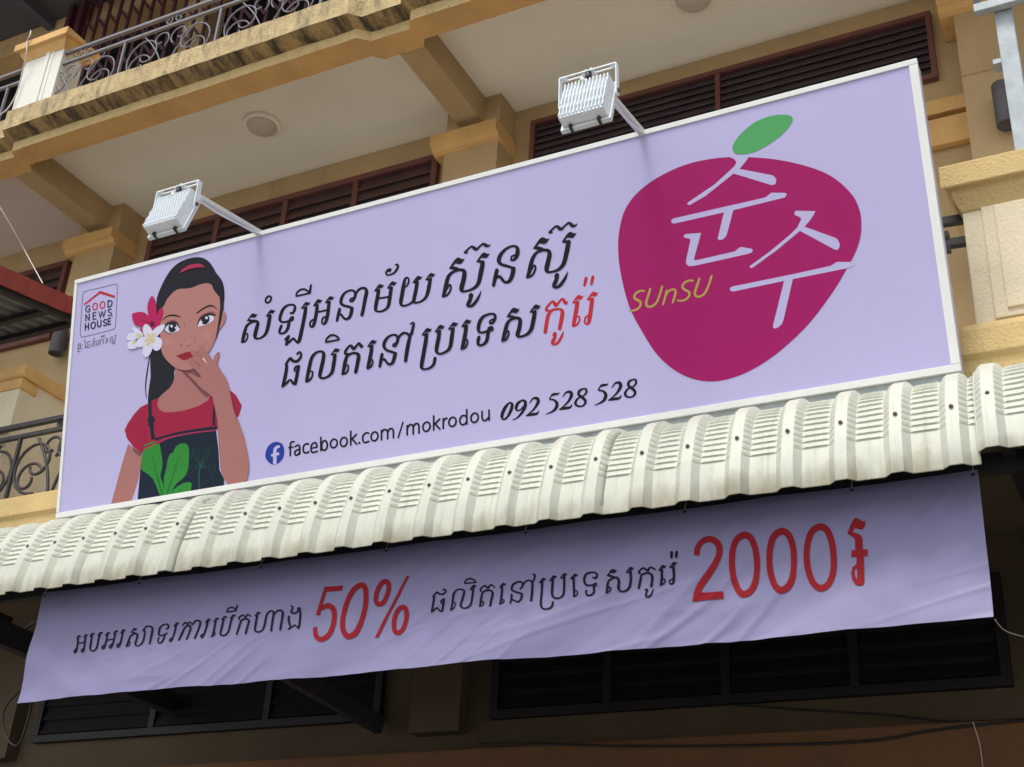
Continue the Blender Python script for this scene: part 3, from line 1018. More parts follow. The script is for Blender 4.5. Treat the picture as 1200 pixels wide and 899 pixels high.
P.disc(864, 122, 20, 18)
P.window(460, 285, 9.99)
P.stroke([(160, 510, 18), (185, 470, 22), (190, 422, 22), (170, 404, 22), (146, 425, 30), (130, 500, 44), (111, 610, 46), (98, 690, 44), (108, 727, 30), (150, 732, 24), (205, 710, 26), (242, 682, 34)])
P.flag(232, 465, .68); P.flag(383, 432, .68)
P.stroke([(288, 450, 42), (280, 520, 44), (262, 610, 44), (250, 672, 42), (262, 697, 28), (295, 695, 24), (342, 678, 26), (390, 635, 34), (415, 570, 44), (431, 490, 44), (444, 420, 40)])
P.flag(660, 298, 1.06); P.flag(978, 222, .92)
P.stroke([(690, 296, 22), (730, 303, 34), (785, 312, 34), (832, 322, 42), (843, 360, 52), (830, 440, 54), (808, 530, 54), (818, 562, 34), (870, 560, 26), (950, 530, 34), (1005, 470, 46), (1030, 370, 54), (1050, 270, 54), (1058, 222, 44)])
P.stroke([(772, 320, 24), (705, 340, 32), (656, 390, 42), (632, 470, 48), (612, 560, 46), (594, 620, 36)])
P.stroke([(588, 626, 24), (640, 608, 24), (678, 552, 22), (684, 502, 22), (665, 490, 20), (642, 540, 16)])
P.stroke([(848, 112, 28), (880, 75, 22), (925, 40, 24), (960, 62, 44), (985, 74, 30), (1015, 45, 22), (1062, 10, 26), (1092, 25, 44), (1120, 34, 26), (1150, 16, 6)])
P.disc(868, 110, 16, 14)
P.stroke([(898, 620, 22), (925, 600, 40), (908, 665, 44), (884, 722, 44), (897, 742, 26), (935, 730, 36), (980, 680, 36), (1015, 620, 26), (1038, 560, 6)])
P.window(570, 250, 9.99)
P.stroke([(290, 548, 22), (325, 545, 30), (359, 490, 50), (367, 425, 46), (345, 390, 32), (290, 388, 26), (215, 430, 34), (160, 500, 46), (147, 560, 48), (180, 600, 36), (250, 620, 34), (328, 648, 32)])
P.stroke([(318, 648, 52), (305, 720, 52), (275, 788, 44), (225, 810, 32), (190, 780, 36), (160, 742, 32), (130, 748, 34)])
P.stroke([(124, 668, 46), (105, 750, 46), (84, 845, 38)]); P.stroke([(290, 550, 22), (297, 508, 22), (332, 490, 18)])
P.flag(545, 415, 1.10); P.flag(880, 340, 1.0)
P.stroke([(575, 412, 20), (620, 420, 32), (680, 430, 34), (727, 440, 42), (740, 480, 52), (725, 560, 54), (705, 650, 54), (718, 687, 32), (775, 685, 26), (850, 655, 36), (905, 590, 48), (935, 480, 54), (955, 380, 54), (965, 332, 44)])
P.stroke([(660, 437, 24), (592, 460, 32), (547, 520, 42), (522, 600, 48), (501, 690, 46), (482, 745, 36)])
P.stroke([(476, 752, 24), (530, 734, 24), (569, 670, 24), (575, 622, 22), (555, 612, 20), (532, 660, 16)])
P.stroke([(740, 224, 28), (770, 190, 22), (820, 152, 26), (855, 176, 46), (880, 186, 32), (910, 155, 22), (965, 113, 26), (1000, 140, 46), (1030, 149, 28), (1066, 123, 6)])
P.disc(760, 222, 18, 14)
P.stroke([(805, 742, 22), (830, 716, 42), (818, 782, 46), (792, 845, 46), (805, 870, 28), (850, 855, 38), (895, 805, 38), (930, 745, 28), (955, 682, 6)])
P.window(320, 380, 9.99)
P.stroke([(285, 348, 26), (310, 327, 24), (330, 348, 26), (320, 395, 30), (280, 434, 32), (235, 430, 36), (207, 402, 36), (180, 424, 28), (150, 472, 28)])
P.stroke([(162, 482, 36), (155, 550, 40), (135, 650, 40), (116, 724, 34)])
P.stroke([(110, 732, 24), (160, 690, 26), (202, 652, 24), (235, 690, 32), (260, 700, 32)])
P.stroke([(262, 690, 40), (281, 600, 40), (300, 495, 38)]); P.stroke([(302, 486, 22), (265, 502, 24), (252, 540, 22), (278, 555, 18)])
P.stroke([(440, 550, 18), (465, 560, 20), (455, 620, 22), (418, 662, 24), (390, 672, 26)])
P.stroke([(394, 664, 36), (404, 610, 40), (427, 500, 42), (452, 400, 38), (500, 337, 28), (560, 319, 26), (594, 345, 38), (585, 430, 44), (560, 540, 44), (549, 600, 40), (565, 630, 28), (610, 628, 26), (660, 600, 30), (695, 550, 40), (712, 460, 44), (727, 360, 40)])
P.flag(672, 362, .66)
P.stroke([(620, 208, 20), (627, 175, 22), (666, 136, 24), (710, 128, 24), (755, 150, 26), (774, 178, 22)]); P.stroke([(620, 210, 20), (700, 196, 22), (774, 180, 20)])
P.stroke([(848, 345, 34), (852, 310, 30), (905, 247, 24), (940, 285, 42), (965, 270, 28), (1005, 222, 24), (1035, 260, 42), (1055, 250, 8)])
P.stroke([(850, 345, 24), (885, 345, 14)])
P.stroke([(925, 338, 24), (985, 344, 34), (1003, 375, 44), (990, 460, 44), (968, 560, 40)])
P.stroke([(935, 338, 24), (872, 370, 32), (846, 440, 42), (831, 520, 40), (817, 580, 34)])
P.stroke([(812, 585, 24), (858, 570, 22), (882, 522, 20), (880, 482, 18), (862, 482, 18), (842, 520, 14)])
P.window(425, 370, 9.99)
P.flag(52, 365, .67)
P.stroke([(109, 355, 40), (100, 430, 44), (80, 530, 44), (61, 612, 36)]); P.stroke([(56, 618, 24), (95, 600, 22), (118, 556, 20), (115, 517, 18), (97, 520, 16)])
P.stroke([(360, 358, 22), (382, 355, 26), (405, 310, 36), (412, 262, 34), (395, 232, 28), (350, 226, 24), (295, 255, 30), (258, 310, 38), (251, 362, 36), (285, 404, 30), (345, 425, 30), (392, 442, 28)])
P.stroke([(382, 444, 42), (370, 500, 42), (350, 553, 36), (310, 570, 28), (280, 542, 28), (256, 511, 26), (235, 517, 26)])
P.stroke([(229, 454, 36), (215, 525, 38), (201, 596, 30)]); P.stroke([(358, 358, 20), (362, 335, 20), (388, 320, 16)])
P.stroke([(420, 270, 22), (445, 226, 28), (490, 202, 28), (530, 217, 30), (552, 250, 38), (535, 330, 44), (516, 440, 44), (504, 528, 40)])
P.stroke([(552, 240, 34), (576, 200, 36), (590, 140, 32), (600, 98, 28), (590, 82, 20), (560, 98, 16)])
P.flag(690, 230, .7)
P.stroke([(750, 220, 42), (740, 300, 46), (715, 440, 46), (694, 560, 46), (692, 608, 36), (722, 627, 24), (780, 616, 26), (830, 574, 34), (849, 500, 38)])
P.flag(842, 193, .7); P.flag(998, 162, .7)
P.stroke([(900, 182, 42), (890, 260, 46), (870, 360, 46), (867, 418, 40), (893, 445, 26), (940, 440, 26), (1000, 405, 34), (1030, 350, 44), (1045, 250, 46), (1060, 155, 42)])
P.window(535, 345, 9.99)
P.flag(55, 380, .7)
P.stroke([(115, 370, 42), (105, 450, 46), (85, 560, 46), (66, 636, 36)]); P.stroke([(60, 642, 24), (105, 620, 22), (130, 571, 20), (128, 532, 18), (108, 535, 16)])
P.stroke([(392, 338, 24), (420, 338, 28), (449, 290, 34), (454, 252, 32), (435, 231, 26), (380, 233, 26), (310, 266, 34), (270, 330, 42), (257, 408, 40), (272, 444, 28), (320, 445, 26), (370, 427, 28), (405, 402, 22)])
P.stroke([(368, 425, 22), (382, 390, 22), (420, 386, 22), (424, 415, 22), (392, 430, 20)])
P.stroke([(371, 428, 40), (365, 500, 42), (345, 560, 38), (300, 594, 28), (259, 590, 32), (253, 550, 38), (265, 503, 38)]); P.stroke([(390, 338, 20), (394, 312, 20), (427, 292, 18)])
P.flag(585, 265, .89); P.flag(855, 212, .76)
P.stroke([(615, 262, 20), (655, 270, 30), (700, 276, 32), (736, 285, 38), (747, 320, 46), (735, 400, 48), (715, 470, 46), (727, 495, 30), (770, 492, 26), (830, 465, 34), (875, 410, 44), (900, 310, 48), (915, 230, 46), (920, 200, 38)])
P.stroke([(690, 282, 24), (632, 300, 30), (592, 350, 40), (571, 430, 44), (553, 500, 42), (542, 540, 34)])
P.stroke([(536, 546, 24), (580, 530, 24), (610, 476, 22), (612, 437, 20), (595, 430, 18), (577, 470, 16)])
signprint('khmer_lettering')(P)
P = Print(on_sign)
P.m = 'ink_red'
P.window(600, 320, 9.99)
P.stroke([(404, 440, 32), (407, 405, 30), (475, 332, 26), (510, 375, 46), (535, 360, 30), (590, 302, 26), (625, 350, 44), (652, 336, 8)]); P.stroke([(402, 440, 28), (442, 438, 18)])
P.stroke([(570, 426, 22), (480, 431, 28), (427, 490, 40), (406, 580, 44), (389, 690, 44)])
P.stroke([(500, 423, 24), (565, 426, 30), (590, 455, 44), (580, 540, 48), (558, 650, 44)])
P.stroke([(482, 727, 20), (505, 706, 38), (498, 760, 40), (475, 815, 42), (487, 835, 26), (525, 825, 32), (565, 775, 32), (590, 720, 24), (602, 682, 6)])
signprint('red_lettering')(P)
P = Print(on_sign)
P.m = 'ink_red'
P.window(600, 320, 9.99)
P.flag(702, 352, .78); P.flag(873, 315, .8)
P.stroke([(766, 342, 46), (755, 420, 48), (735, 530, 48), (719, 615, 38)]); P.stroke([(714, 622, 24), (760, 605, 22), (790, 552, 20), (785, 512, 20), (764, 512, 16)])
P.stroke([(938, 305, 46), (925, 420, 48), (908, 530, 48), (895, 582, 38), (870, 597, 24), (850, 570, 22), (864, 517, 22), (902, 492, 16)])
signprint('red_lettering')(P)
P = Print(on_sign)
P.m = 'ink_red'
P.window(600, 320, 9.99)
P.stroke([(868, 62, 36), (858, 105, 36), (848, 146, 28)]); P.stroke([(948, 45, 36), (938, 90, 36), (929, 132, 28)])
signprint('red_lettering')(P)

# ---- web address, round icon, telephone number
P = Print(on_sign)
P.window(300, 470, 9.99)
w = 21
def S(*pts, **k):
    P.stroke(list(pts), w=k.pop('w', w), **k)
def ell(x0, x1, yt, yb, wd=21, sl=-0.17):
    P.ring((x0 + x1) / 2, (yt + yb) / 2, (x1 - x0) / 2 - wd / 2, (yb - yt) / 2 - wd / 2 - abs(sl) * (x1 - x0) / 8, wd, shear=sl)
S((402, 640), (402, 540), (404, 500), (420, 480), (446, 478)); S((385, 548), (435, 538), w=18)
S((460, 535), (485, 518), (507, 525), (512, 560), (512, 622)); S((510, 566), (475, 578), (455, 600), (463, 632), (490, 630), (511, 600))
S((615, 505), (590, 502), (560, 525), (553, 570), (565, 602), (590, 608), (618, 596))
S((645, 555), (715, 540), w=18); S((714, 540), (708, 500), (685, 488), (655, 510), (643, 560), (655, 597), (680, 602), (718, 588))
S((760, 425), (760, 580)); ell(758, 846, 452, 590)
ell(862, 962, 435, 560); ell(978, 1078, 415, 545)
S((1110, 355), (1110, 515)); S((1175, 392), (1120, 448)); S((1122, 440), (1180, 505))
P.window(400, 460, 9.99)
P.disc(212, 590, 13, 14)
S((320, 478), (295, 473), (262, 495), (250, 540), (262, 578), (290, 585), (322, 572))
ell(338, 440, 450, 578)
S((471, 555), (471, 445)); S((471, 475), (495, 440), (525, 437), (541, 460), (543, 542)); S((543, 462), (565, 428), (592, 425), (608, 445), (611, 530))
S((666, 530), (722, 350), w=18)
S((772, 497), (772, 388)); S((772, 420), (798, 382), (825, 378), (841, 400), (843, 487)); S((843, 402), (868, 368), (893, 366), (908, 388), (910, 475))
ell(945, 1050, 335, 467)
S((1082, 275), (1082, 440)); S((1152, 312), (1092, 372)); S((1094, 362), (1155, 430))
P.window(480, 450, 9.99)
S((395, 520), (395, 408)); S((395, 445), (412, 412), (438, 402))
ell(450, 556, 378, 510)
ell(578, 682, 357, 490); S((670, 302), (670, 468))
ell(708, 815, 330, 463)
S((850, 322), (850, 395), (868, 428), (895, 425), (925, 395)); S((930, 308), (932, 422))
signprint('web_address')(P)
P = Print(on_sign)
P.window(300, 470, 9.99)
P.poly([(109, 625), (117, 585), (140, 535), (175, 500), (212, 482), (255, 478), (295, 495), (322, 530), (332, 580), (328, 635), (310, 680), (280, 715), (245, 738), (205, 745), (165, 730), (130, 695), (113, 660)], 'ink_blue', True)
P.m = 'vinyl_lavender'
P.stroke([(221, 742, 40), (221, 600, 40), (227, 560, 36), (250, 538, 32), (279, 533, 30)], caps=False)
P.stroke([(178, 638, 32), (271, 616, 32)], caps=False)
signprint('round_icon')(P)
P = Print(on_sign)
P.window(580, 430, 6.667)
P.stroke([(113, 282, 14), (78, 322, 26), (55, 380, 26), (66, 411, 14), (98, 390, 18), (127, 335, 26), (134, 292, 22)], closed=True)
P.stroke([(212, 262, 13), (182, 282, 22), (166, 316, 24), (173, 341, 14), (200, 334, 12), (226, 308, 14)])
P.stroke([(212, 260, 13), (236, 272, 24), (234, 315, 26), (206, 365, 20), (172, 399, 12), (138, 415, 6)])
def two(dx, dy):
    P.stroke([(270 + dx, 285 + dy, 6), (295 + dx, 250 + dy, 14), (330 + dx, 246 + dy, 24), (337 + dx, 276 + dy, 26), (305 + dx, 330 + dy, 16), (244 + dx, 383 + dy, 6)])
    P.stroke([(246 + dx, 381 + dy, 12), (290 + dx, 372 + dy, 22), (328 + dx, 365 + dy, 18), (342 + dx, 342 + dy, 6)])
def five(dx, dy):
    P.poly([(438 + dx, 215 + dy), (462 + dx, 203 + dy), (492 + dx, 204 + dy), (508 + dx, 196 + dy), (497 + dx, 218 + dy), (470 + dx, 223 + dy), (446 + dx, 230 + dy)])
    P.stroke([(444 + dx, 222 + dy, 10), (428 + dx, 253 + dy, 12), (462 + dx, 259 + dy, 16), (485 + dx, 287 + dy, 26), (474 + dx, 327 + dy, 24), (440 + dx, 354 + dy, 14), (398 + dx, 370 + dy, 5)])
def eight(dx, dy):
    P.stroke([(692 + dx, 171 + dy, 13), (660 + dx, 188 + dy, 20), (655 + dx, 218 + dy, 22), (684 + dx, 240 + dy, 24), (708 + dx, 270 + dy, 22), (690 + dx, 303 + dy, 14), (650 + dx, 307 + dy, 16), (629 + dx, 284 + dy, 22), (648 + dx, 247 + dy, 14), (690 + dx, 228 + dy, 12), (714 + dx, 200 + dy, 18), (712 + dx, 176 + dy, 18)], closed=True)
two(0, 0); five(0, 0); two(260, -49); eight(0, 0)
five(381, -71); two(644, -121); eight(388, -72)
signprint('telephone_number')(P)

# ---- house logo
P = Print(on_sign)
P.window(85, 325, 9.46)
P.stroke([(150, 152, 7), (300, 118, 7), (455, 80, 7), (487, 78, 7), (497, 105, 7), (492, 250, 7), (476, 530, 7), (465, 562, 7), (440, 580, 7), (280, 622, 7), (120, 660, 7), (95, 655, 7), (86, 625, 7), (92, 500, 7), (112, 230, 7), (120, 180, 7)], 'ink_grey', True)
P.stroke([(128, 306, 17), (302, 168, 22)], 'ink_red', caps=False); P.poly([(288, 160), (310, 150), (472, 205), (466, 230), (302, 180)], 'ink_red')
P.letter('G', 146, 320, 50, 72, -.22, 13, 'ink_slate')
P.letter('O', 226, 293, 50, 74, -.22, 13, 'ink_red'); P.letter('O', 308, 276, 50, 74, -.22, 13, 'ink_red')
P.letter('D', 392, 262, 48, 72, -.22, 13, 'ink_black')
P.letter('N', 146, 415, 42, 72, -.22, 12.5, 'ink_slate'); P.letter('E', 226, 396, 38, 72, -.22, 12.5, 'ink_slate'); P.letter('W', 292, 382, 72, 70, -.22, 11.5, 'ink_slate'); P.letter('S', 394, 356, 40, 76, -.22, 12.5, 'ink_slate')
P.letter('H', 140, 518, 40, 70, -.22, 12.5, 'ink_black'); P.letter('O', 206, 502, 48, 72, -.22, 12.5, 'ink_black'); P.letter('U', 276, 485, 42, 70, -.22, 12.5, 'ink_black'); P.letter('S', 342, 472, 40, 70, -.22, 12.5, 'ink_black'); P.letter('E', 394, 460, 32, 66, -.22, 12.5, 'ink_black')
P.ring(441, 430, 6, 7, 3, 'ink_slate')
P.m = 'ink_grey'
k = 7
for L in ([(60, 745), (75, 738), (88, 735), (92, 752), (70, 757), (62, 762)], [(64, 760), (58, 792)], [(58, 796), (72, 784), (86, 794)], [(87, 792), (92, 757)], [(55, 825), (70, 812), (80, 826)], [(66, 818), (64, 828)],
          [(110, 742), (112, 748)], [(107, 785), (109, 790)],
          [(140, 695), (132, 715), (148, 722), (138, 778)], [(136, 780), (148, 770), (146, 755)],
          [(198, 715), (175, 712), (166, 735), (182, 748), (196, 755), (190, 775), (170, 775)], [(166, 752), (160, 782)],
          [(238, 672), (246, 680), (236, 686)], [(218, 705), (240, 700), (250, 710), (232, 722), (244, 735), (240, 760), (218, 762), (216, 740), (228, 735)],
          [(268, 705), (262, 745), (275, 752), (288, 740), (292, 700)], [(292, 700), (305, 690), (312, 705), (304, 745)], [(322, 695), (340, 685), (346, 700), (338, 738)],
          [(318, 660), (335, 645), (352, 655), (320, 662)], [(352, 655), (355, 640)],
          [(364, 680), (378, 672), (384, 690), (378, 722), (366, 728)], [(370, 700), (386, 706), (392, 680)],
          [(412, 720), (420, 715), (424, 672), (440, 660), (448, 672), (440, 712), (455, 716), (470, 700), (476, 645)], [(468, 648), (484, 640)],
          [(440, 738), (450, 728), (462, 735)], [(464, 738), (472, 722)]):
    P.stroke([(x, y, k) for x, y in L], sub=3)
signprint('house_logo')(P)

# ---- plum fruit logo
P = Print(on_sign)
P.poly([(854.7, 184.2), (836.7, 185.8), (813, 190.3), (790, 198.3), (765, 211.7), (745, 228), (733, 245), (727.3, 262), (724.4, 286), (726.8, 317), (736.8, 357.6), (752.4, 388.7), (771, 416.8), (793, 435.5), (814.7, 444.8), (836.5, 447), (858, 443),
        (880, 434), (905, 418.5), (928, 399.3), (946.8, 380.6), (964.6, 358.3), (980.6, 335.2), (993, 313.8), (1001, 299), (1006.5, 285), (1009.3, 270), (1008.6, 252), (1004.5, 238.5), (998.8, 228.7), (986.8, 216), (972, 205.4), (953.4, 197.4), (929.4, 190.7), (904, 186.3), (877.3, 184.2), (866, 183.7)], 'ink_plum', True)
P.poly([(858.3, 175), (860, 168), (868, 157), (878, 148), (887, 142), (898, 137.5), (910, 134.8), (921, 134.5), (927.5, 136.5), (929, 140.5), (926, 147), (919, 155.5), (910, 163), (899, 170.5), (887, 177), (876, 180.3), (866, 181), (860.5, 179)], 'ink_green', True)
P.m = 'vinyl_lavender'
P.window(720, 130, 5.995)
P.poly([(808, 312), (808, 324), (845, 340), (858, 362), (846, 386), (820, 412), (700, 520), (515, 645), (513, 658), (530, 662), (640, 598), (838, 440), (1105, 522), (1130, 516), (1138, 490), (1128, 466), (1110, 453), (1080, 447), (878, 408), (922, 358), (945, 322), (945, 312)])
P.window(0, 0, 1)
P.poly([(786.5, 258.5), (789, 256.2), (860, 240), (897, 231.5), (904, 226), (920.5, 226.2), (922.2, 228.2), (919.4, 231.6), (860, 246.3), (789.5, 262.3), (787, 261)])
P.window(780, 230, 7.494)
P.poly([(518, 120), (599, 105), (540, 330), (525, 360), (500, 380), (470, 386), (458, 372)])
P.poly([(158, 350), (175, 333), (312, 323), (248, 555), (254, 563), (275, 562), (610, 485), (650, 450), (670, 447), (755, 462), (767, 475), (755, 495), (720, 508), (250, 612), (205, 615), (182, 595), (180, 565), (218, 390), (210, 372), (165, 365)])
P.window(840, 240, 5.618)
P.poly([(510, 55), (520, 40), (650, 43), (620, 95), (577, 145), (780, 218), (798, 232), (808, 256), (810, 275), (795, 297), (775, 295), (548, 172), (400, 295), (240, 412), (222, 417), (216, 405), (350, 308), (480, 200), (530, 150), (557, 95), (545, 80), (515, 68)])
P.poly([(85, 555), (97, 540), (480, 462), (750, 403), (790, 377), (900, 377), (905, 400), (880, 414), (500, 490), (110, 571), (92, 568)])
P.poly([(445, 496), (502, 484), (440, 755), (430, 782), (412, 802), (385, 816), (370, 808), (372, 790)])
P.window(725, 310, 9.99)
P.m = 'ink_gold'
P.stroke([(298, 312, 20), (250, 310, 22), (202, 340, 24), (182, 385, 26), (212, 412, 28), (252, 435, 28), (257, 475, 26), (225, 518, 24), (180, 538, 22), (128, 541, 20)])
P.stroke([(370, 287, 24), (345, 370, 26), (323, 450, 26), (337, 490, 26), (385, 492, 24), (440, 450, 24), (480, 360, 24), (509, 258, 24)])
P.stroke([(562, 305, 22), (545, 380, 24), (520, 468, 22)]); P.stroke([(552, 362, 18), (590, 312, 22), (640, 292, 24), (667, 315, 26), (655, 380, 26), (633, 445, 24)])
P.stroke([(870, 190, 20), (820, 190, 22), (770, 218, 24), (746, 265, 26), (778, 298, 28), (823, 323, 28), (828, 362, 26), (795, 404, 24), (745, 424, 22), (692, 423, 20)])
P.stroke([(945, 167, 24), (915, 260, 26), (893, 330, 26), (907, 373, 26), (955, 375, 24), (1010, 335, 24), (1055, 240, 24), (1088, 137, 24)])
signprint('fruit_logo')(P)

# ---- printed portrait of a woman
P = Print(on_sign, start=0.0005, step=0.00002)
P.poly([(183.5, 353.4), (184.7, 346.4), (190.5, 332.4), (198.7, 318.4), (208, 309), (219.7, 303.4), (230.2, 301.4), (238.4, 302.6), (245.4, 307.3), (250.7, 314.9), (253.6, 320.1), (258.3, 326), (261.8, 333.5), (263.2, 344), (262.3, 355.7), (260, 367.4), (250, 392), (225, 425),
        (206, 432), (204.2, 442), (201.8, 451), (194.8, 461), (185.9, 466.5), (177.5, 469.6), (173.4, 472), (174.5, 456), (176.5, 441), (176, 425), (177, 410), (179, 395), (182, 375)], 'ink_hair', True)
P.stroke([(175.8, 416, 1.0), (172.4, 437, 1.6), (170.6, 453, 1.3), (171.6, 467, .7)], 'ink_hair')
P.poly([(205.4, 429), (205, 440), (203.3, 447.5), (199.6, 454), (190, 462.5), (184.6, 468), (184, 476), (187, 482), (193, 486), (205, 486), (220, 483), (236, 477), (245, 470), (246, 455), (247, 430), (230, 420)], 'ink_skin_arm')
P.window(190, 395, 10.57)
P.poly([(180, 395), (300, 415), (380, 380), (440, 430), (488, 485), (470, 508), (420, 495), (350, 465), (335, 480), (430, 560), (500, 640), (580, 690), (590, 720), (562, 758), (500, 715), (420, 620), (330, 520), (240, 430)], 'ink_skin_fold')
P.window(120, 440, 5.617)
P.poly([(170, 450), (260, 515), (252, 620), (225, 722), (190, 832), (180, 863), (48, 888), (70, 800), (130, 580)], 'ink_skin_arm')
P.poly([(200, 470), (258, 512), (258, 534), (230, 525), (205, 500)], 'ink_skin_fold')
P.poly([(300, 185), (250, 210), (205, 260), (165, 320), (147, 360), (160, 410), (200, 465), (260, 515), (272, 488), (450, 410), (748, 360), (880, 285), (900, 262), (918, 200), (880, 130), (835, 93), (715, 118), (695, 165), (630, 203), (540, 231), (470, 241), (410, 243), (378, 228), (362, 195), (370, 150), (320, 168)], 'ink_shirt')
P.stroke([(285, 350, 3), (275, 420, 3), (262, 510, 3)], 'ink_petal_core')
P.poly([(270, 490), (330, 462), (450, 405), (600, 378), (748, 358), (765, 500), (770, 620), (800, 680), (803, 757), (690, 781), (560, 807), (400, 838), (228, 858), (245, 680), (258, 560)], 'ink_apron')
P.stroke([(314, 165, 20), (314, 220, 22), (318, 280, 24), (323, 330, 26), (334, 412, 26)], 'ink_apron'); P.disc(322, 292, 25, 26, 'ink_apron'); P.disc(320, 325, 20, 16, 'ink_apron')
P.stroke([(738, 190, 12), (735, 250, 16), (734, 322, 20)], 'ink_apron')
P.stroke([(352, 424, 14), (450, 392, 16), (600, 364, 18), (745, 348, 20)], 'ink_apron')
for i in range(16):
    t = i / 15
    P.disc(355 + 388 * t, 410 - 76 * t + 10 * (t - .5) ** 2 - 4 * math.sin(PI * t), 8, 5, 'ink_apron')
P.stroke([(270, 490, 8), (360, 447, 9), (450, 408, 9), (600, 378, 9), (748, 361, 8)], 'ink_band')
P.stroke([(275, 464, 9), (310, 450, 9), (350, 437, 9)], 'ink_leaf')
P.window(155, 500, 8.99)
P.m = 'ink_leaf'
P.poly([(112, 262), (150, 228), (240, 190), (290, 180), (305, 260), (320, 380), (315, 440), (300, 500), (300, 540), (325, 600), (330, 700), (325, 772), (305, 780), (290, 720), (260, 640), (220, 550), (165, 500), (110, 465), (95, 440), (100, 340)])
P.poly([(500, 185), (560, 178), (590, 210), (600, 280), (590, 440), (550, 530), (470, 600), (420, 680), (390, 772), (320, 785), (325, 690), (335, 600), (335, 540), (360, 440), (375, 350), (400, 290), (430, 275), (460, 215)], smooth=True)
P.poly([(385, 772), (430, 670), (480, 630), (540, 595), (600, 583), (630, 600), (620, 660), (595, 735)])
P.m = 'ink_leaf_vein'
P.stroke([(205, 270, 5), (240, 430, 9), (275, 560, 16), (312, 700, 18), (316, 770, 16)]); P.stroke([(230, 380, 5), (160, 300, 3)]); P.stroke([(240, 420, 5), (285, 330, 3)]); P.stroke([(245, 460, 5), (150, 400, 3)])
P.stroke([(500, 300, 4), (470, 400, 8), (430, 520, 10), (390, 640, 16), (355, 770, 18)]); P.stroke([(470, 410, 5), (410, 400, 3)]); P.stroke([(450, 460, 5), (550, 380, 3)]); P.stroke([(440, 510, 5), (380, 460, 3)])
P.stroke([(580, 620, 3), (500, 680, 6), (430, 770, 8)])
P.m = 'ink_dill'
P.stroke([(724, 420, 18), (708, 480, 15), (704, 560, 14), (712, 706, 15)])
rd = random.Random(3)
for ex, ey in ((640, 250), (690, 235), (740, 260), (800, 245), (850, 205), (860, 265), (880, 330), (880, 420), (855, 505), (875, 460), (620, 425), (585, 520), (620, 310), (650, 300)):
    P.stroke([(722, 420, 6), ((722 + ex) / 2 + rd.uniform(-12, 12), (420 + ey) / 2 - 12, 4), (ex, ey, 3)], sub=3)
    for _ in range(6):
        P.disc(ex + rd.uniform(-24, 24), ey + rd.uniform(-20, 20), 3.5, 3.5)
# face
P.window(0, 0, 1)
P.poly([(190, 362.7), (192.9, 358), (196.4, 351), (203.4, 342.9), (210.4, 339), (218, 338.6), (225.6, 337.4), (233.7, 334), (242, 332.2), (248.3, 334), (250.7, 339.4), (254.8, 345), (257.7, 348), (258.5, 355.7), (258, 369.7), (256.5, 381.4), (253.6, 394.3), (248.8, 407), (244.2, 413.8),
        (240.5, 420), (234, 428.5), (225, 433), (218.4, 434.3), (211.8, 433.4), (205.6, 431), (197.6, 424.3), (191.4, 416), (189.2, 408), (189.6, 402), (188.3, 395), (187.6, 385), (188, 374)], 'ink_skin', True)
P.window(145, 295, 8.564)
P.poly([(985, 605), (1012, 602), (1027, 625), (1030, 660), (1010, 720), (975, 768), (945, 800), (955, 700)], 'ink_skin', True)
P.poly([(940, 432), (975, 380), (1010, 430), (1005, 560), (985, 690), (958, 790), (935, 870), (905, 960), (925, 895), (940, 800), (962, 650), (974, 540), (965, 455)], 'ink_hair')
P.poly([(565, 218), (590, 180), (660, 135), (740, 122), (790, 130), (820, 160), (740, 160), (650, 180), (600, 205)], 'ink_band')
P.window(180, 350, 11.99)
P.disc(215, 600, 65, 55, 'ink_blush'); P.disc(760, 500, 65, 60, 'ink_blush')
P.stroke([(128, 318, 8), (180, 262, 18), (258, 238, 24), (330, 245, 24), (382, 262, 12)], 'ink_brow'); P.stroke([(618, 206, 20), (680, 160, 22), (760, 115, 24), (830, 105, 22), (896, 150, 6)], 'ink_brow')
P.poly([(140, 420), (180, 340), (260, 305), (330, 318), (378, 420), (330, 360), (255, 340)], 'ink_skin_fold', True)
P.poly([(620, 380), (650, 270), (740, 205), (830, 185), (880, 235), (810, 225), (700, 262)], 'ink_skin_fold', True)
P.poly([(152, 437), (190, 377), (260, 345), (330, 360), (377, 430), (330, 465), (250, 487), (190, 477)], 'ink_eye_white', True)
P.poly([(618, 388), (660, 290), (740, 238), (810, 233), (852, 268), (840, 312), (760, 357), (680, 387)], 'ink_eye_white', True)
P.disc(272, 410, 58, 68, 'ink_hair', shear=-.15); P.disc(733, 298, 60, 68, 'ink_hair', shear=-.2)
P.disc(260, 390, 18, 18, 'ink_eye_white'); P.disc(317, 413, 14, 14, 'ink_eye_white'); P.disc(750, 273, 20, 20, 'ink_eye_white'); P.disc(683, 332, 12, 12, 'ink_eye_white')
P.stroke([(150, 440, 14), (187, 377, 24), (260, 341, 28), (330, 354, 24), (378, 428, 8)], 'ink_hair'); P.stroke([(154, 440, 10), (200, 482, 12), (265, 488, 6)], 'ink_hair')
P.stroke([(620, 386, 8), (662, 290, 20), (740, 235, 26), (812, 226, 28), (876, 240, 14)], 'ink_hair')
P.stroke([(435, 330, 4), (446, 370, 8), (448, 412, 4)], 'ink_skin_fold'); P.stroke([(384, 640, 8), (392, 660, 12), (415, 668, 5)], 'ink_skin_fold'); P.stroke([(470, 668, 5), (500, 670, 9), (522, 655, 5)], 'ink_skin_fold'); P.stroke([(575, 585, 4), (592, 600, 8), (580, 615, 4)], 'ink_skin_fold')
P.disc(490, 622, 50, 28, 'ink_blush', shear=-.5)
P.window(190, 395, 10.57)
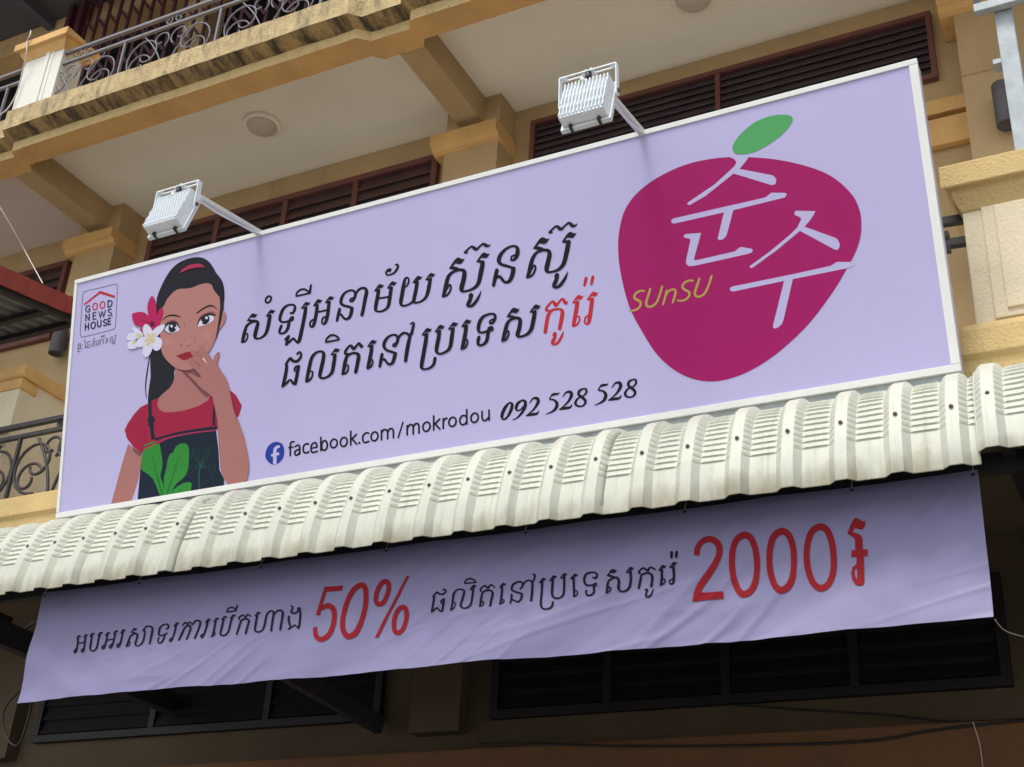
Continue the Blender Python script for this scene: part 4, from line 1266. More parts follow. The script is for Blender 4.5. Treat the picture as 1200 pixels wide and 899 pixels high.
P.poly([(180, 237), (240, 215), (290, 195), (330, 188), (380, 180), (395, 230), (365, 262), (320, 280), (275, 287), (235, 275), (205, 250)], 'ink_lips', True)
P.stroke([(190, 238, 4), (250, 236, 6), (320, 226, 6), (375, 205, 4)], 'ink_petal_core')
# hand and forearm
P.poly([(470, 98), (492, 94), (520, 115), (570, 195), (640, 298), (652, 240), (690, 195), (714, 190), (719, 212), (697, 280), (690, 345), (740, 430), (800, 520), (825, 580), (838, 650), (862, 760), (892, 899),
        (957, 1060), (1022, 1250), (1063, 1440), (1085, 1610), (1063, 1745), (1016, 1865), (945, 1905), (870, 1880), (776, 1768), (733, 1650), (710, 1320), (690, 1020), (650, 840), (628, 740), (560, 690), (500, 645), (450, 600), (430, 565), (350, 490), (330, 465), (350, 450), (385, 462), (440, 500), (480, 505), (487, 485), (440, 430), (380, 375), (340, 320),
        (329, 285), (345, 262), (380, 262), (400, 252), (362, 205), (356, 172), (380, 157), (412, 175), (440, 190), (470, 190), (455, 130)], 'ink_skin_arm')
P.m = 'ink_skin_fold'
P.stroke([(412, 178, 3), (460, 240, 5), (515, 305, 4)]); P.stroke([(470, 185, 6), (440, 188, 8), (428, 190, 5)]); P.stroke([(385, 262, 4), (430, 320, 8), (475, 362, 14)]); P.stroke([(470, 190, 4), (500, 240, 6), (512, 262, 6)])
P.stroke([(330, 290, 3), (345, 325, 4), (385, 378, 3)]); P.stroke([(640, 300, 4), (690, 350, 3)]); P.stroke([(864, 770, 3), (905, 950, 6), (960, 1140, 3)]); P.stroke([(690, 1020, 3), (712, 1330, 5), (735, 1650, 4)]); P.stroke([(660, 240, 3), (697, 200, 8), (714, 194, 6)])
P.poly([(503, 268), (522, 262), (560, 322), (556, 328)], 'ink_petal_white')
# flowers
P.window(145, 340, 11.24)
P.m = 'ink_petal_red'
P.poly([(380, 80), (410, 120), (435, 200), (440, 330), (420, 420), (380, 460), (345, 380), (325, 300), (318, 220), (340, 130)], smooth=True)
P.poly([(115, 330), (140, 305), (240, 290), (320, 330), (375, 430), (330, 470), (250, 485), (160, 465), (125, 400)], smooth=True)
P.poly([(500, 245), (525, 260), (525, 340), (490, 430), (470, 480), (400, 530), (350, 480), (400, 430), (440, 340), (470, 270)], smooth=True)
P.poly([(215, 530), (250, 490), (310, 470), (260, 555)])
P.disc(382, 452, 36, 40, 'ink_petal_core'); P.stroke([(200, 370, 3), (330, 430, 10)], 'ink_petal_core')
white = (((120, 490), (160, 495), (230, 545), (260, 590), (240, 620), (180, 590), (135, 540)), ((45, 620), (70, 580), (140, 562), (210, 590), (215, 625), (150, 655), (80, 665), (50, 650)), ((60, 700), (100, 670), (150, 650), (170, 700), (180, 760), (110, 780), (65, 765)),
         ((330, 650), (310, 710), (270, 745), (200, 755), (170, 735), (175, 690), (210, 640), (270, 620)), ((340, 660), (375, 710), (380, 780), (350, 850), (310, 885), (270, 870), (255, 820), (265, 750), (310, 690)),
         ((372, 630), (450, 620), (500, 650), (515, 700), (490, 770), (440, 800), (400, 780), (360, 710)), ((545, 460), (535, 510), (490, 570), (430, 620), (375, 625), (385, 550), (440, 495), (500, 465)), ((300, 455), (340, 475), (380, 530), (385, 570), (350, 645), (310, 640), (275, 590), (260, 530), (270, 480)))
cen = ((225, 600), (205, 608), (150, 680), (320, 660), (332, 690), (385, 660), (390, 610), (335, 615))
for i, (pet, (cx, cy)) in enumerate(zip(white, cen)):
    ccx, ccy = sum(p[0] for p in pet) / len(pet), sum(p[1] for p in pet) / len(pet)
    P.poly([(ccx + (x - ccx) * 1.05, ccy + (y - ccy) * 1.05) for x, y in pet], 'ink_petal_shade', True)
    P.poly([(ccx + (x - ccx) * .95, ccy + (y - ccy) * .95) for x, y in pet], 'ink_petal_white', True)
    P.poly([(cx + (x - ccx) * .42 + (ccx - cx) * .12, cy + (y - ccy) * .42 + (ccy - cy) * .12) for x, y in pet], 'ink_petal_yellow', True)
P.stroke([(290, 600, 4), (310, 640, 7), (345, 648, 6), (372, 630, 4)], 'ink_petal_white'); P.stroke([(340, 655, 6), (300, 705, 5), (250, 740, 3)], 'ink_petal_white'); P.stroke([(345, 655, 6), (372, 690, 4)], 'ink_petal_white')
signprint('portrait')(P)

# ================================================================ floodlights on arms from the top of the board
def floodlight(foot_px, end_px, right_x, label, tilt_deg, wd):
    t = thing('floodlight', label, 'floodlight', 'white floodlights over the signboard')
    F = on_sign(*foot_px)
    F = F + SN * 0.03
    L = min([0.3 + 0.005 * k for k in range(100)], key=lambda q: (lambda c: (c[0] - end_px[0]) ** 2 + (c[1] - end_px[1]) ** 2)(project(F - SN * q)))
    E = F - SN * L
    arm = MB()
    arm.beam(F + SU * 0.012, E + SU * 0.012, 0.030, 0.022, 'white_aluminium', up=SU)
    arm.build('arm', t, bevel=0.002)
    ft = MB()
    ft.beam(F + SU * 0.002 - SN * 0.035, F + SU * 0.002 + SN * 0.03, 0.05, 0.006, 'white_aluminium', up=SU)
    ft.build('foot_plate', t)
    # lamp frame: X along the board, V down the back of the housing, N out of the back
    a = math.radians(tilt_deg)
    Vd = Vector((0, -math.sin(a), -math.cos(a)))           # from the bracket down along the lamp
    Nn = Vector((0, -math.cos(a), math.sin(a)))            # out of the finned back, towards the street and up
    Xv = Vector((1, 0, 0))
    C = E + Vector((right_x, 0, 0)) + Vd * 0.148 - Nn * 0.05
    def q(x, v, n):
        return C + Xv * x + Vd * v + Nn * n
    def lbox(mb, x0, x1, v0, v1, n0, n1, ma, taper=0.0):
        vs = [q(x * (1 - taper * (1 if n == n1 else 0)), v, n) for x in (x0, x1) for v in (v0, v1) for n in (n0, n1)]
        mb.add(vs, [(0, 1, 3, 2), (4, 6, 7, 5), (0, 4, 5, 1), (2, 3, 7, 6), (0, 2, 6, 4), (1, 5, 7, 3)], ma)
    h, hv = wd / 2, 0.105
    m = MB()
    lbox(m, -h, h, -hv, hv, 0.0, 0.030, 'lamp_white', 0.03)
    hs = m.build('housing', t, bevel=0.004)
    m = MB()
    nf = 13
    for i in range(nf):
        x = -h * 0.95 + 2 * h * 0.95 * i / (nf - 1)
        # each cooling fin is wavy along its length
        pts = []
        for k in range(15):
            v = -hv * 0.98 + 2 * hv * 0.98 * k / 14
            pts.append((v, 0.058 + 0.003 * math.sin(k * 1.9 + i * 0.0)))
        vs, fs = [], []
        for v, n in pts:
            vs += [q(x - 0.0028, v, 0.028), q(x - 0.0018, v, n), q(x + 0.0018, v, n), q(x + 0.0028, v, 0.028)]
        for k in range(14):
            for e in range(3):
                fs.append((4 * k + e, 4 * k + e + 1, 4 * k + 5 + e, 4 * k + 4 + e))
        fs += [(0, 1, 2, 3), (56, 59, 58, 57)]
        m.add(vs, fs, 'lamp_white')
    for v in (-hv * 0.33, hv * 0.33):
        lbox(m, -h * 0.95, h * 0.95, v - 0.004, v + 0.004, 0.028, 0.046, 'lamp_white')
    lbox(m, -h * 0.98, h * 0.98, hv * 0.965, hv * 1.0, 0.028, 0.050, 'lamp_white')
    m.build('cooling_fins', hs)
    m = MB()
    lbox(m, -h * 1.10, h * 1.10, -hv * 1.12, hv * 1.12, -0.022, -0.001, 'lamp_rim')
    rim = m.build('glass_rim', t, bevel=0.004)
    m = MB()
    lbox(m, -h * 0.96, h * 0.96, -hv * 0.96, hv * 0.96, -0.0245, -0.0225, 'lamp_glass')
    m.build('glass', rim)
    for x in (-h * 0.62, h * 0.62):
        m = MB()
        lbox(m, x - 0.006, x + 0.006, hv * 1.0, hv * 1.15, -0.024, 0.012, 'black_plastic')
        m.build('clip', t)
    # U bracket from the pivots up to the bolt at the arm's end
    bw = h + 0.026
    piv = q(0, -hv * 0.30, 0.012)
    top = E.z + 0.004
    m = MB()
    for s in (-1, 1):
        xx = C.x + s * bw
        m.beam((xx, piv.y, piv.z - 0.02), (xx, E.y, top), 0.028, 0.004, 'lamp_white', up=(1, 0, 0))
    # top strap with two slots
    for x0, x1 in ((-bw, -bw * 0.78), (-bw * 0.22, bw * 0.22), (bw * 0.78, bw)):
        m.box(C.x + x0, C.x + x1, E.y - 0.014, E.y + 0.014, top - 0.003, top + 0.002, 'lamp_white')
    for yy in (-0.014, 0.009):
        for x0, x1 in ((-bw * 0.78, -bw * 0.22), (bw * 0.22, bw * 0.78)):
            m.box(C.x + x0, C.x + x1, E.y + yy, E.y + yy + 0.005, top - 0.0028, top + 0.0018, 'lamp_white')
    m.build('u_bracket', t)
    for s in (-1, 1):
        m = MB()
        m.lathe([(0.010, -0.006), (0.010, 0.006), (0.006, 0.009)], Matrix.Translation(Vector((C.x + s * (bw + 0.003), piv.y, piv.z))) @ Matrix.Rotation(PI / 2, 4, 'Y'), 'screw_rust', 12)
        m.build('pivot_screw', t)
    m = MB()
    m.lathe([(0.013, -0.022), (0.013, 0.014), (0.008, 0.018)], Matrix.Translation(Vector((C.x, E.y, top - 0.004))), 'black_plastic', 12)
    m.build('bolt', t)
    m = MB()
    m.tube(catmull([tuple(q(0.01, -hv * 0.9, 0.03)), tuple(E + Vector((-0.01, -0.02, -0.045))), tuple(E + Vector((-0.03, -0.01, -0.03))), tuple(E + Vector((-0.02, 0.01, -0.012))), tuple(E + SN * 0.10 - SU * 0.006), tuple(E + SN * 0.25 - SU * 0.022 + Vector((0.012, 0, 0))), tuple(E + SN * 0.42 - SU * 0.008), tuple(F - SN * 0.04 - SU * 0.004 + Vector((0.018, 0, 0))), tuple(F + SN * 0.02 + SU * 0.004 + Vector((0.03, 0, 0))), tuple(F + SN * 0.10 - SU * 0.03 + Vector((0.03, 0, 0)))], False, 6), 0.004, 'lamp_white', 8)
    m.build('power_lead', t)
    settle(t, F)
    return t
def project(p):
    d = Vector(p) - CAM
    c = [d.x * R[0][j] + d.y * R[1][j] + d.z * R[2][j] for j in range(3)]
    return (c[0] / c[2] * F_PX + 600.0, c[1] / c[2] * F_PX + 449.5)
floodlight((303, 275), (211, 219), 0.0, 'white finned floodlight on an arm over the left part of the signboard, above the woman', 17, 0.195)
floodlight((752, 158), (693, 83), 0.0, 'white finned floodlight on an arm over the middle of the signboard, above the fruit logo', 14, 0.195)

# ================================================================ the awning: crimped white sheets bent over the front
aw = thing('awning', 'white crimped metal awning with rounded ribs between the signboard and the hanging banner', 'awning')
top_prof = catmull([(4.090, 3.425), (4.094, 3.50), (4.110, 3.580), (4.135, 3.660), (4.163, 3.732), (4.205, 3.800), (4.275, 3.853), (4.40, 3.893), (4.65, 3.925), (4.86, 3.94)], False, 14)
NP = len(top_prof)
arc = [0.0]
for a, b in zip(top_prof[:-1], top_prof[1:]):
    arc.append(arc[-1] + math.hypot(b[0] - a[0], b[1] - a[1]))
def arc_of(z):
    return min(range(NP), key=lambda i: abs(top_prof[i][1] - z) if top_prof[i][0] < 4.3 else 9)
S0, S1 = arc[arc_of(3.585)], arc[arc_of(3.875)]
PITCH_C = 0.0285
def prof_at(s):
    for i in range(NP - 1):
        if arc[i + 1] >= s:
            t = (s - arc[i]) / (arc[i + 1] - arc[i])
            y, z = top_prof[i][0] + t * (top_prof[i + 1][0] - top_prof[i][0]), top_prof[i][1] + t * (top_prof[i + 1][1] - top_prof[i][1])
            dy, dz = top_prof[i + 1][0] - top_prof[i][0], top_prof[i + 1][1] - top_prof[i][1]
            q = math.hypot(dy, dz)
            return y, z, -dz / q, dy / q          # outward normal: to the street and up
    return top_prof[-1][0], top_prof[-1][1], 0, 1
ss = [0.0, 0.004]
s = 0.02
while s < S0:
    ss.append(s)
    s += 0.018
s = S0
while s < S1:
    for f in (0.0, 0.06, 0.14, 0.26, 0.42, 0.60, 0.80):
        ss.append(s + f * PITCH_C)
    s += PITCH_C
while s < arc[-1]:
    ss.append(s)
    s += 0.05
ss.append(arc[-1] - 1e-4)
PR = [prof_at(s) for s in ss]
def crimp(s):
    if s < S0 or s > S1:
        return 0.0
    f = ((s - S0) % PITCH_C) / PITCH_C
    return (0.0060 * (f / 0.14) if f < 0.14 else 0.0060 * (1 - (f - 0.14) / 0.86) ** 1.5)
screw_src = [(-4.847, 3.68), (-4.668, 3.686), (-4.488, 3.692), (-4.293, 3.685), (-4.112, 3.692), (-3.928, 3.69), (-3.739, 3.673), (-3.549, 3.67), (-3.365, 3.676), (-3.18, 3.679), (-2.994, 3.677), (-2.81, 3.683), (-2.62, 3.692), (-2.439, 3.693), (-2.253, 3.688), (-2.069, 3.694),
             (-1.883, 3.698), (-1.69, 3.689), (-1.507, 3.697), (-1.318, 3.70), (-1.128, 3.70), (-0.938, 3.70), (-0.748, 3.70), (-0.558, 3.70)]
ribs = [x * 0.985 for x, _ in screw_src]
left = [ribs[0] - 0.183 * k for k in (4, 3, 2, 1)]
ribs = left + ribs
RH = 0.025
def cross(x, rb):
    """height of the sheet above its pans (0 = pan, 1 = rib crown) at x"""
    h = 0.0
    for r in rb:
        d = abs(x - r)
        if d < 0.046:
            h = max(h, 1.0 if d < 0.021 else 1.0 - (d - 0.021) / 0.025)
    return h
def scallop(s):
    if s < S0 or s > S1:
        return 0.0
    return math.sin(PI * (((s - S0) / PITCH_C) % 1.0)) ** 0.7 - 0.35
def near(x, rb):
    return min(abs(x - r) for r in rb)
def sheet(rb, x0, x1, lift=0.0, dz=0.0, drop=0.0, seed=0):
    xs = {round(x0, 4), round(x1, 4)}
    for r in rb:
        for d in (-0.056, -0.046, -0.0335, -0.021, -0.009, 0.009, 0.021, 0.0335, 0.046, 0.056):
            if x0 < r + d < x1:
                xs.add(round(r + d, 4))
    rr = sorted(rb)
    for a, b in zip([x0 - 0.1] + rr, rr + [x1 + 0.1]):
        for t in (-0.0045, 0.0, 0.0045):
            c = (a + b) / 2 + t
            if x0 < c < x1:
                xs.add(round(c, 4))
        for t in (0.36, 0.64):
            c = a + (b - a) * t
            if x0 < c < x1 and b - a > 0.12:
                xs.add(round(c, 4))
    xs = sorted(xs)
    seams = [(a + b) / 2 for a, b in zip(rr[:-1], rr[1:])]
    vs = []
    for x in xs:
        h = cross(x, rb)
        nb = any(abs(x - c) < 0.002 for c in seams)
        for s, (y, z, ny, nz) in zip(ss, PR):
            side = 1.0 - abs(2 * h - 1.0)                     # flanks of the ribs carry the crimps as scallops
            cr = (crimp(s) if near(x, rb) > 0.05 else 0.0) + 0.0085 * scallop(s) * side
            o = -RH * (1.0 - h) + cr + (0.0016 if nb else 0.0) + lift
            o += 0.0026 * noise.noise(Vector((x * 9.0 + seed, s * 8.0, seed))) * (1.0 if s > 0.03 else 1.0)
            if s < 0.06:
                o += 0.0035 * noise.noise(Vector((x * 14.0, 3.3 + seed, 0))) * (0.06 - s) / 0.06
            yy, zz = y + ny * o, z + nz * o
            if s < 0.05:
                zz += drop
            vs.append((x + 0.0015 * noise.noise(Vector((x * 5, s * 9, 1.0 + seed))), yy, zz + dz))
    n = len(ss)
    m = MB()
    m.add(vs, [(i * n + j, (i + 1) * n + j, (i + 1) * n + j + 1, i * n + j + 1) for i in range(len(xs) - 1) for j in range(n - 1)], 'awning_white', False)
    o = m.build('roof_sheet', aw)
    md = o.modifiers.new('thickness', 'SOLIDIFY')
    md.thickness = 0.0012
    md.offset = -1
    for p in o.data.polygons:
        p.use_smooth = True
    o.data.set_sharp_from_angle(angle=math.radians(28))
    return o
def between(a, b):
    return [r for r in ribs if a <= r <= b]
B = [ribs[0] - 0.14, ribs[9] + 0.046, ribs[14] + 0.046, ribs[20] + 0.046, ribs[25] + 0.046]
last = ribs[-1]
sheet(between(B[0], B[1]), B[0], B[1], 0.0022, 0, 0, 1)
sheet(between(B[1] - 0.095, B[2]), B[1] - 0.092, B[2], 0.0, 0, 0, 2)
sheet(between(B[2] - 0.095, B[3]), B[2] - 0.092, B[3], 0.0022, 0, 0, 3)
sheet(between(B[3] - 0.095, last + 0.05), B[3] - 0.092, last + 0.075, 0.0, 0, 0, 4)
rb5 = [last + 0.118, last + 0.34, last + 0.525, last + 0.71, last + 0.895]
sheet(rb5, last + 0.068, last + 1.05, 0.006, 0.012, 0.03, 5)
# screws: one per rib
scr_m = MB()
scr_m.lathe([(0.0078, 0.0), (0.0078, 0.002), (0.0055, 0.0022), (0.0055, 0.0062), (0.003, 0.007)], Matrix.Identity(4), 'screw_rust', 10)
first = scr_m.build('screw', aw)
allr = ribs + rb5
si = arc[arc_of(3.660)]
yy, zz, ny, nz = prof_at(si)
rotm = Vector((0, ny, nz)).to_track_quat('Z', 'Y').to_euler()
for i, r in enumerate(allr):
    o = first if i == 0 else first.copy()
    if i:
        COL.objects.link(o)
        o.parent = aw
    j = 0.004 * noise.noise(Vector((r * 30, 0, 0)))
    y2, z2, a2, b2 = prof_at(si + 2.2 * j + (0.012 if i >= len(ribs) else 0))
    o.location = (r + j, y2 + a2 * 0.0035, z2 + b2 * 0.0035 + (0.016 if i >= len(ribs) else 0))
    o.rotation_euler = rotm
# steel that carries it
def steel(name, *boxes):
    m = MB()
    for b in boxes:
        m.box(*b, 'dark_steel')
    return m.build(name, aw, bevel=0.002)
XA, XB = B[0], last + 1.05
steel('front_tube', (XA + 0.03, XB - 0.03, 4.287, 4.327, 3.470, 3.540))
steel('front_tube', (XA + 0.03, XB - 0.03, 4.175, 4.205, 3.600, 3.650))
steel('rear_tube', (XA + 0.03, XB - 0.03, 4.70, 4.75, 3.82, 3.87))
for x in (-5.45, -4.62, -3.60, -2.60, -1.60, -0.42, 0.35):
    m = MB()
    m.beam((x, 4.155, 3.585), (x, 4.25, 3.74), 0.04, 0.03, 'dark_steel')
    m.beam((x, 4.25, 3.742), (x, 4.72, 3.845), 0.04, 0.03, 'dark_steel')
    m.beam((x + 0.021, 4.16, 3.53), (x + 0.021, 4.70, 3.53), 0.04, 0.04, 'dark_steel')
    m.build('rafter', aw)
# struts back to the wall
for x in (-5.4, -0.30, 0.42):
    m = MB()
    m.beam((x, 4.20, 3.45), (x, 5.98, 3.42), 0.07, 0.12, 'dark_steel')
    m.build('side_beam', aw)
for x in (-3.92,):
    m = MB()
    m.beam((x - 0.42, 4.75, 3.50), (x + 0.02, 5.98, 3.20), 0.05, 0.09, 'dark_steel')
    m.build('side_beam', aw)
settle(aw, (-2.4, 4.86, 3.9))

# ================================================================ the banner that hangs under it
YB = 4.265
BX0, BX1 = at(50, 697, 1, YB)[0], at(1146, 553, 1, YB)[0]
BZ1, BZ0 = at(600, 622, 1, YB)[2], at(600, 776, 1, YB)[2]
def fold(x, z):
    """how far the cloth stands off its plane: slack and straight drawn creases, hardly any at the tied top"""
    t = min(1.0, max(0.0, (BZ1 - z) / (BZ1 - BZ0)))
    d = 0.010 * math.sin(2 * PI * (x * 0.62 - z * 1.3) + 0.6) * (0.2 + 0.8 * t)
    # creases drawn up to the right over most of the cloth, up to the left near its left end
    k = min(1.0, max(0.0, (x - BX0 - 0.5) / 0.8))
    for ca, sa, w, seed in ((0.80, 0.60, k, 1.0), (0.86, -0.51, 1.0 - k, 7.0), (0.97, 0.24, 0.45, 15.0)):
        u, v = x * ca + z * sa, -x * sa + z * ca
        n1 = noise.noise(Vector((u * 0.9, v * 6.0, seed)))
        n2 = abs(noise.noise(Vector((u * 1.3, v * 11.0, seed + 3.0))))
        g = max(0.0, noise.noise(Vector((u * 1.1, v * 1.3, seed + 6.0))) + 0.25)
        d += w * 1.6 * (0.0085 * n1 * (0.15 + t) - 0.0075 * g * (1 - min(1.0, n2 * 6)) * (0.1 + t))
    d += 0.0016 * noise.noise(Vector((x * 11.0, z * 12.0, 2.7))) * t
    e = min(x - BX0, BX1 - x)
    d += 0.014 * math.exp(-max(e, 0) * 7.0) * math.sin(z * 15.0 + x) * t
    return d - 0.03 * t * t
def hem(x):
    return 0.005 * noise.noise(Vector((x * 3.5, 0.3, 0))) + 0.003 * noise.noise(Vector((x * 12.0, 1.3, 0)))
m = MB()
NX, NY = 540, 84
vs = []
for j in range(NY + 1):
    t = j / NY
    for i in range(NX + 1):
        s = i / NX
        x = BX0 + (BX1 - BX0) * s + 0.014 * t * (1 - s) ** 8
        z = BZ1 + (BZ0 + hem(x) - BZ1) * t - 0.006 * (math.sin(PI * ((s * 6) % 1.0)) * (1 - t) ** 3)
        vs.append((x, YB + fold(x, z), z))
m.add(vs, [(j * (NX + 1) + i, (j + 1) * (NX + 1) + i, (j + 1) * (NX + 1) + i + 1, j * (NX + 1) + i + 1) for j in range(NY) for i in range(NX)], 'shaded_banner_vinyl', True)
banner = tag(m.build('hanging_banner'), 'creased lavender sale banner hanging in the shade under the white awning', 'banner')
def on_banner(px, py, h=0.0):
    p = at(px, py, 1, YB)
    return Vector((p.x, YB + fold(p.x, p.z) - h - 0.0012, p.z))
def bprint(name, P):
    o = P.build(name, banner)
P = Print(on_banner, 0.0012, 0.00002, grain=5.0)
P.m = 'ink_navy'
def st(*pts, w=18, **k):
    P.stroke([(p[0], p[1], p[2] if len(p) > 2 else w) for p in pts], **k)
P.window(80, 680, 8.564)
P.flag(85, 590, .3); P.flag(158, 578, .28)
st((107, 585), (97, 660), (86, 712), (70, 730, 12), (62, 715, 12), (82, 690, 12)); st((105, 637, 12), (172, 624, 12)); st((182, 574), (170, 660), (160, 708), (145, 724, 12), (138, 705, 12), (162, 685, 12))
P.flag(220, 568, .31); P.flag(298, 560, .33)
st((246, 562), (236, 640, 20), (230, 692), (250, 714, 13), (280, 705, 14), (301, 670), (312, 600), (324, 553))
P.flag(375, 560, .32); P.flag(455, 543, .32)
st((400, 552), (390, 620), (374, 680), (360, 694, 12), (348, 678, 12), (370, 655, 12)); st((392, 607, 12), (467, 593, 12)); st((480, 538), (465, 620), (450, 670), (435, 687, 12), (423, 670, 12), (447, 645, 12))
P.flag(528, 535, .33); st((556, 528), (545, 600), (530, 660), (512, 680, 12), (500, 660, 12), (524, 640, 12))
P.flag(635, 528, .38)
st((650, 528, 12), (682, 537, 16), (707, 552, 20), (700, 600, 20), (692, 648), (712, 667, 12), (745, 657, 14), (770, 620), (781, 540), (772, 500))
st((684, 540, 12), (642, 560, 16), (620, 610), (602, 668, 16)); st((598, 672, 10), (622, 666, 10), (636, 640, 10), (628, 620, 10), (616, 640, 8))
st((760, 512, 12), (790, 470, 14), (830, 468, 16), (858, 492, 20), (850, 570, 20), (842, 648, 18))
st((1000, 497, 14), (1018, 480, 18), (1015, 452, 16), (975, 449, 14), (936, 480), (926, 542, 20), (942, 564, 14), (985, 555, 14), (1010, 538, 14)); st((988, 552), (984, 592), (963, 634), (935, 640, 14), (925, 612, 16), (931, 587, 16))
P.flag(1068, 470, .34); st((1097, 460), (1085, 540), (1070, 610), (1055, 629, 12), (1041, 610, 12), (1064, 590, 12))
P.window(210, 680, 8.0)
st((46, 428, 14), (70, 400, 12), (90, 416, 16), (110, 397, 12), (130, 410, 14)); st((118, 428, 12), (72, 448, 16), (47, 510), (27, 572)); st((90, 430, 12), (124, 446), (114, 510), (99, 565)); st((138, 425, 12), (165, 387, 14), (200, 386, 16), (212, 412, 20), (198, 482), (177, 556))
P.flag(255, 405, .33); st((284, 396), (272, 470), (255, 535), (240, 551, 12), (232, 530, 12), (257, 515, 12))
P.flag(335, 398, .33); st((360, 392), (355, 460), (342, 530)); st((330, 541, 11), (355, 530, 10), (365, 506, 10), (352, 492, 10))
P.flag(412, 382, .33); P.flag(495, 370, .33)
st((436, 376), (427, 450, 20), (416, 512), (436, 531, 13), (470, 522, 14), (495, 480), (507, 410), (519, 362))
st((462, 303, 11), (471, 275, 12), (500, 261, 13), (530, 269, 12), (551, 292, 13)); st((462, 305, 11), (505, 299, 12), (551, 293, 11)); st((546, 290, 14), (555, 262, 14), (560, 240, 12))
st((588, 380, 14), (586, 360, 14), (620, 337, 12), (645, 356, 16), (665, 332, 12), (695, 349, 13)); st((665, 372, 12), (612, 386, 16), (591, 450), (572, 518)); st((645, 372, 12), (680, 391), (670, 450), (654, 512))
P.flag(730, 348, .34)
st((757, 340), (747, 420, 20), (740, 478), (765, 499, 13), (805, 485, 14), (827, 440), (843, 350, 17), (862, 312, 14), (893, 299, 14), (910, 322), (900, 400), (889, 484)); st((915, 335, 12), (940, 302, 14), (975, 294, 16), (994, 322, 20), (984, 400), (971, 475))
st((1073, 252, 15), (1087, 268, 14), (1072, 310, 15), (1100, 320, 14), (1130, 302, 14), (1133, 272, 13)); st((1148, 270), (1154, 335), (1140, 450), (1124, 445, 13), (1105, 430, 12), (1075, 447, 12), (1045, 468, 13)); st((1050, 352), (1050, 400), (1066, 452, 14))
bprint('khmer_lettering', P)
P = Print(on_banner, 0.0012, 0.00002, grain=5.0)
P.m = 'ink_navy'
P.window(495, 640, 7.5)
st((183, 388, 13), (200, 380, 12), (207, 400, 14), (180, 425, 16), (150, 420, 16), (130, 408, 16), (97, 445, 13)); st((106, 448), (100, 510), (90, 575)); st((86, 584, 11), (112, 560, 12), (136, 546, 12), (155, 570, 14), (178, 572, 16)); st((178, 570), (186, 520), (196, 468)); st((196, 464, 11), (172, 482, 12), (168, 500, 11), (184, 508, 10))
st((283, 497, 10), (295, 510, 11), (282, 550, 12), (255, 567, 13)); st((257, 562, 16), (266, 510), (277, 430), (302, 390, 14), (345, 381, 14), (369, 398), (360, 450, 20), (346, 522, 20), (362, 549, 14), (400, 549, 14), (435, 520), (446, 440), (453, 370)); P.flag(415, 385, .37)
st((372, 326, 12), (386, 298, 12), (420, 286, 14), (455, 300, 14), (471, 317, 13)); st((372, 327, 12), (420, 325, 12), (471, 319, 11))
st((520, 400, 16), (517, 380, 14), (555, 350, 13), (580, 373, 18), (608, 344, 13), (642, 367, 14)); st((595, 394, 12), (542, 406, 16), (526, 460), (517, 530, 16)); st((513, 537, 10), (540, 525, 10), (550, 502, 10), (535, 492, 10), (524, 510, 8)); st((560, 392, 12), (608, 396, 16), (625, 424, 20), (615, 480, 20), (609, 532, 20))
P.flag(680, 370, .36); st((708, 362, 20), (706, 440, 20), (700, 512, 18)); st((694, 520, 11), (725, 505, 11), (731, 485, 11), (715, 476, 11))
st((870, 383, 13), (889, 355), (885, 326, 16), (850, 319, 14), (806, 341), (795, 388), (832, 410, 16), (887, 427, 15)); st((886, 430, 20), (884, 470, 20), (860, 501, 16), (825, 489, 14), (803, 477, 13)); st((796, 435), (795, 480), (789, 510, 16))
st((895, 345, 12), (915, 317, 14), (945, 306, 14), (974, 328), (978, 400, 22), (976, 490, 22)); st((976, 320, 15), (992, 292, 16), (995, 257, 15), (976, 256, 9))
P.flag(1033, 330, .37); st((1064, 320, 20), (1065, 420, 20), (1066, 530, 20), (1087, 567, 14), (1130, 569, 14), (1163, 550), (1171, 510))
bprint('khmer_lettering', P)
P = Print(on_banner, 0.0012, 0.00002, grain=5.0)
P.m = 'ink_navy'
P.window(640, 630, 7.059)
P.flag(33, 365, .38); P.flag(125, 345, .36)
st((66, 356, 20), (66, 430, 22), (70, 488, 20), (97, 517, 15), (140, 511, 15), (165, 478), (166, 400, 20), (162, 335, 20))
P.flag(212, 355, .38); st((242, 345, 20), (249, 430, 20), (252, 495, 18)); st((246, 503, 11), (274, 490, 11), (279, 462, 11), (262, 452, 11))
st((405, 345, 14), (430, 345), (434, 312, 16), (395, 299, 14), (346, 316), (332, 360, 20), (347, 404, 16), (390, 408, 14), (432, 392, 13)); st((410, 405), (412, 465), (385, 490, 16), (353, 486, 14), (350, 452, 16)); P.ring(424, 402, 11, 11, 8)
P.flag(515, 330, .48); P.flag(670, 300, .39)
st((540, 329, 13), (575, 340, 17), (607, 348, 20), (615, 382, 22), (612, 430, 22), (632, 455, 14), (670, 448, 16), (700, 415, 20), (712, 350, 20), (709, 288, 20)); st((575, 345, 12), (532, 370, 16), (522, 420, 20), (517, 465, 18)); st((513, 472, 11), (540, 455, 11), (551, 431, 11), (535, 422, 11), (525, 440, 8))
bprint('khmer_lettering', P)
P = Print(on_banner, 0.0012, 0.00002, grain=5.0)
P.m = 'ink_navy'
P.window(640, 630, 7.059)
st((785, 305, 17), (777, 290, 16), (815, 259, 13), (845, 281, 20), (870, 252, 13), (906, 269, 15)); st((860, 298, 13), (802, 315, 16), (786, 370, 20), (774, 425, 20)); st((825, 300, 12), (872, 306), (885, 342, 22), (879, 408, 22)); st((828, 440, 11), (846, 440, 15), (836, 480), (847, 500, 15), (875, 490, 15), (890, 455, 12), (896, 430, 5))
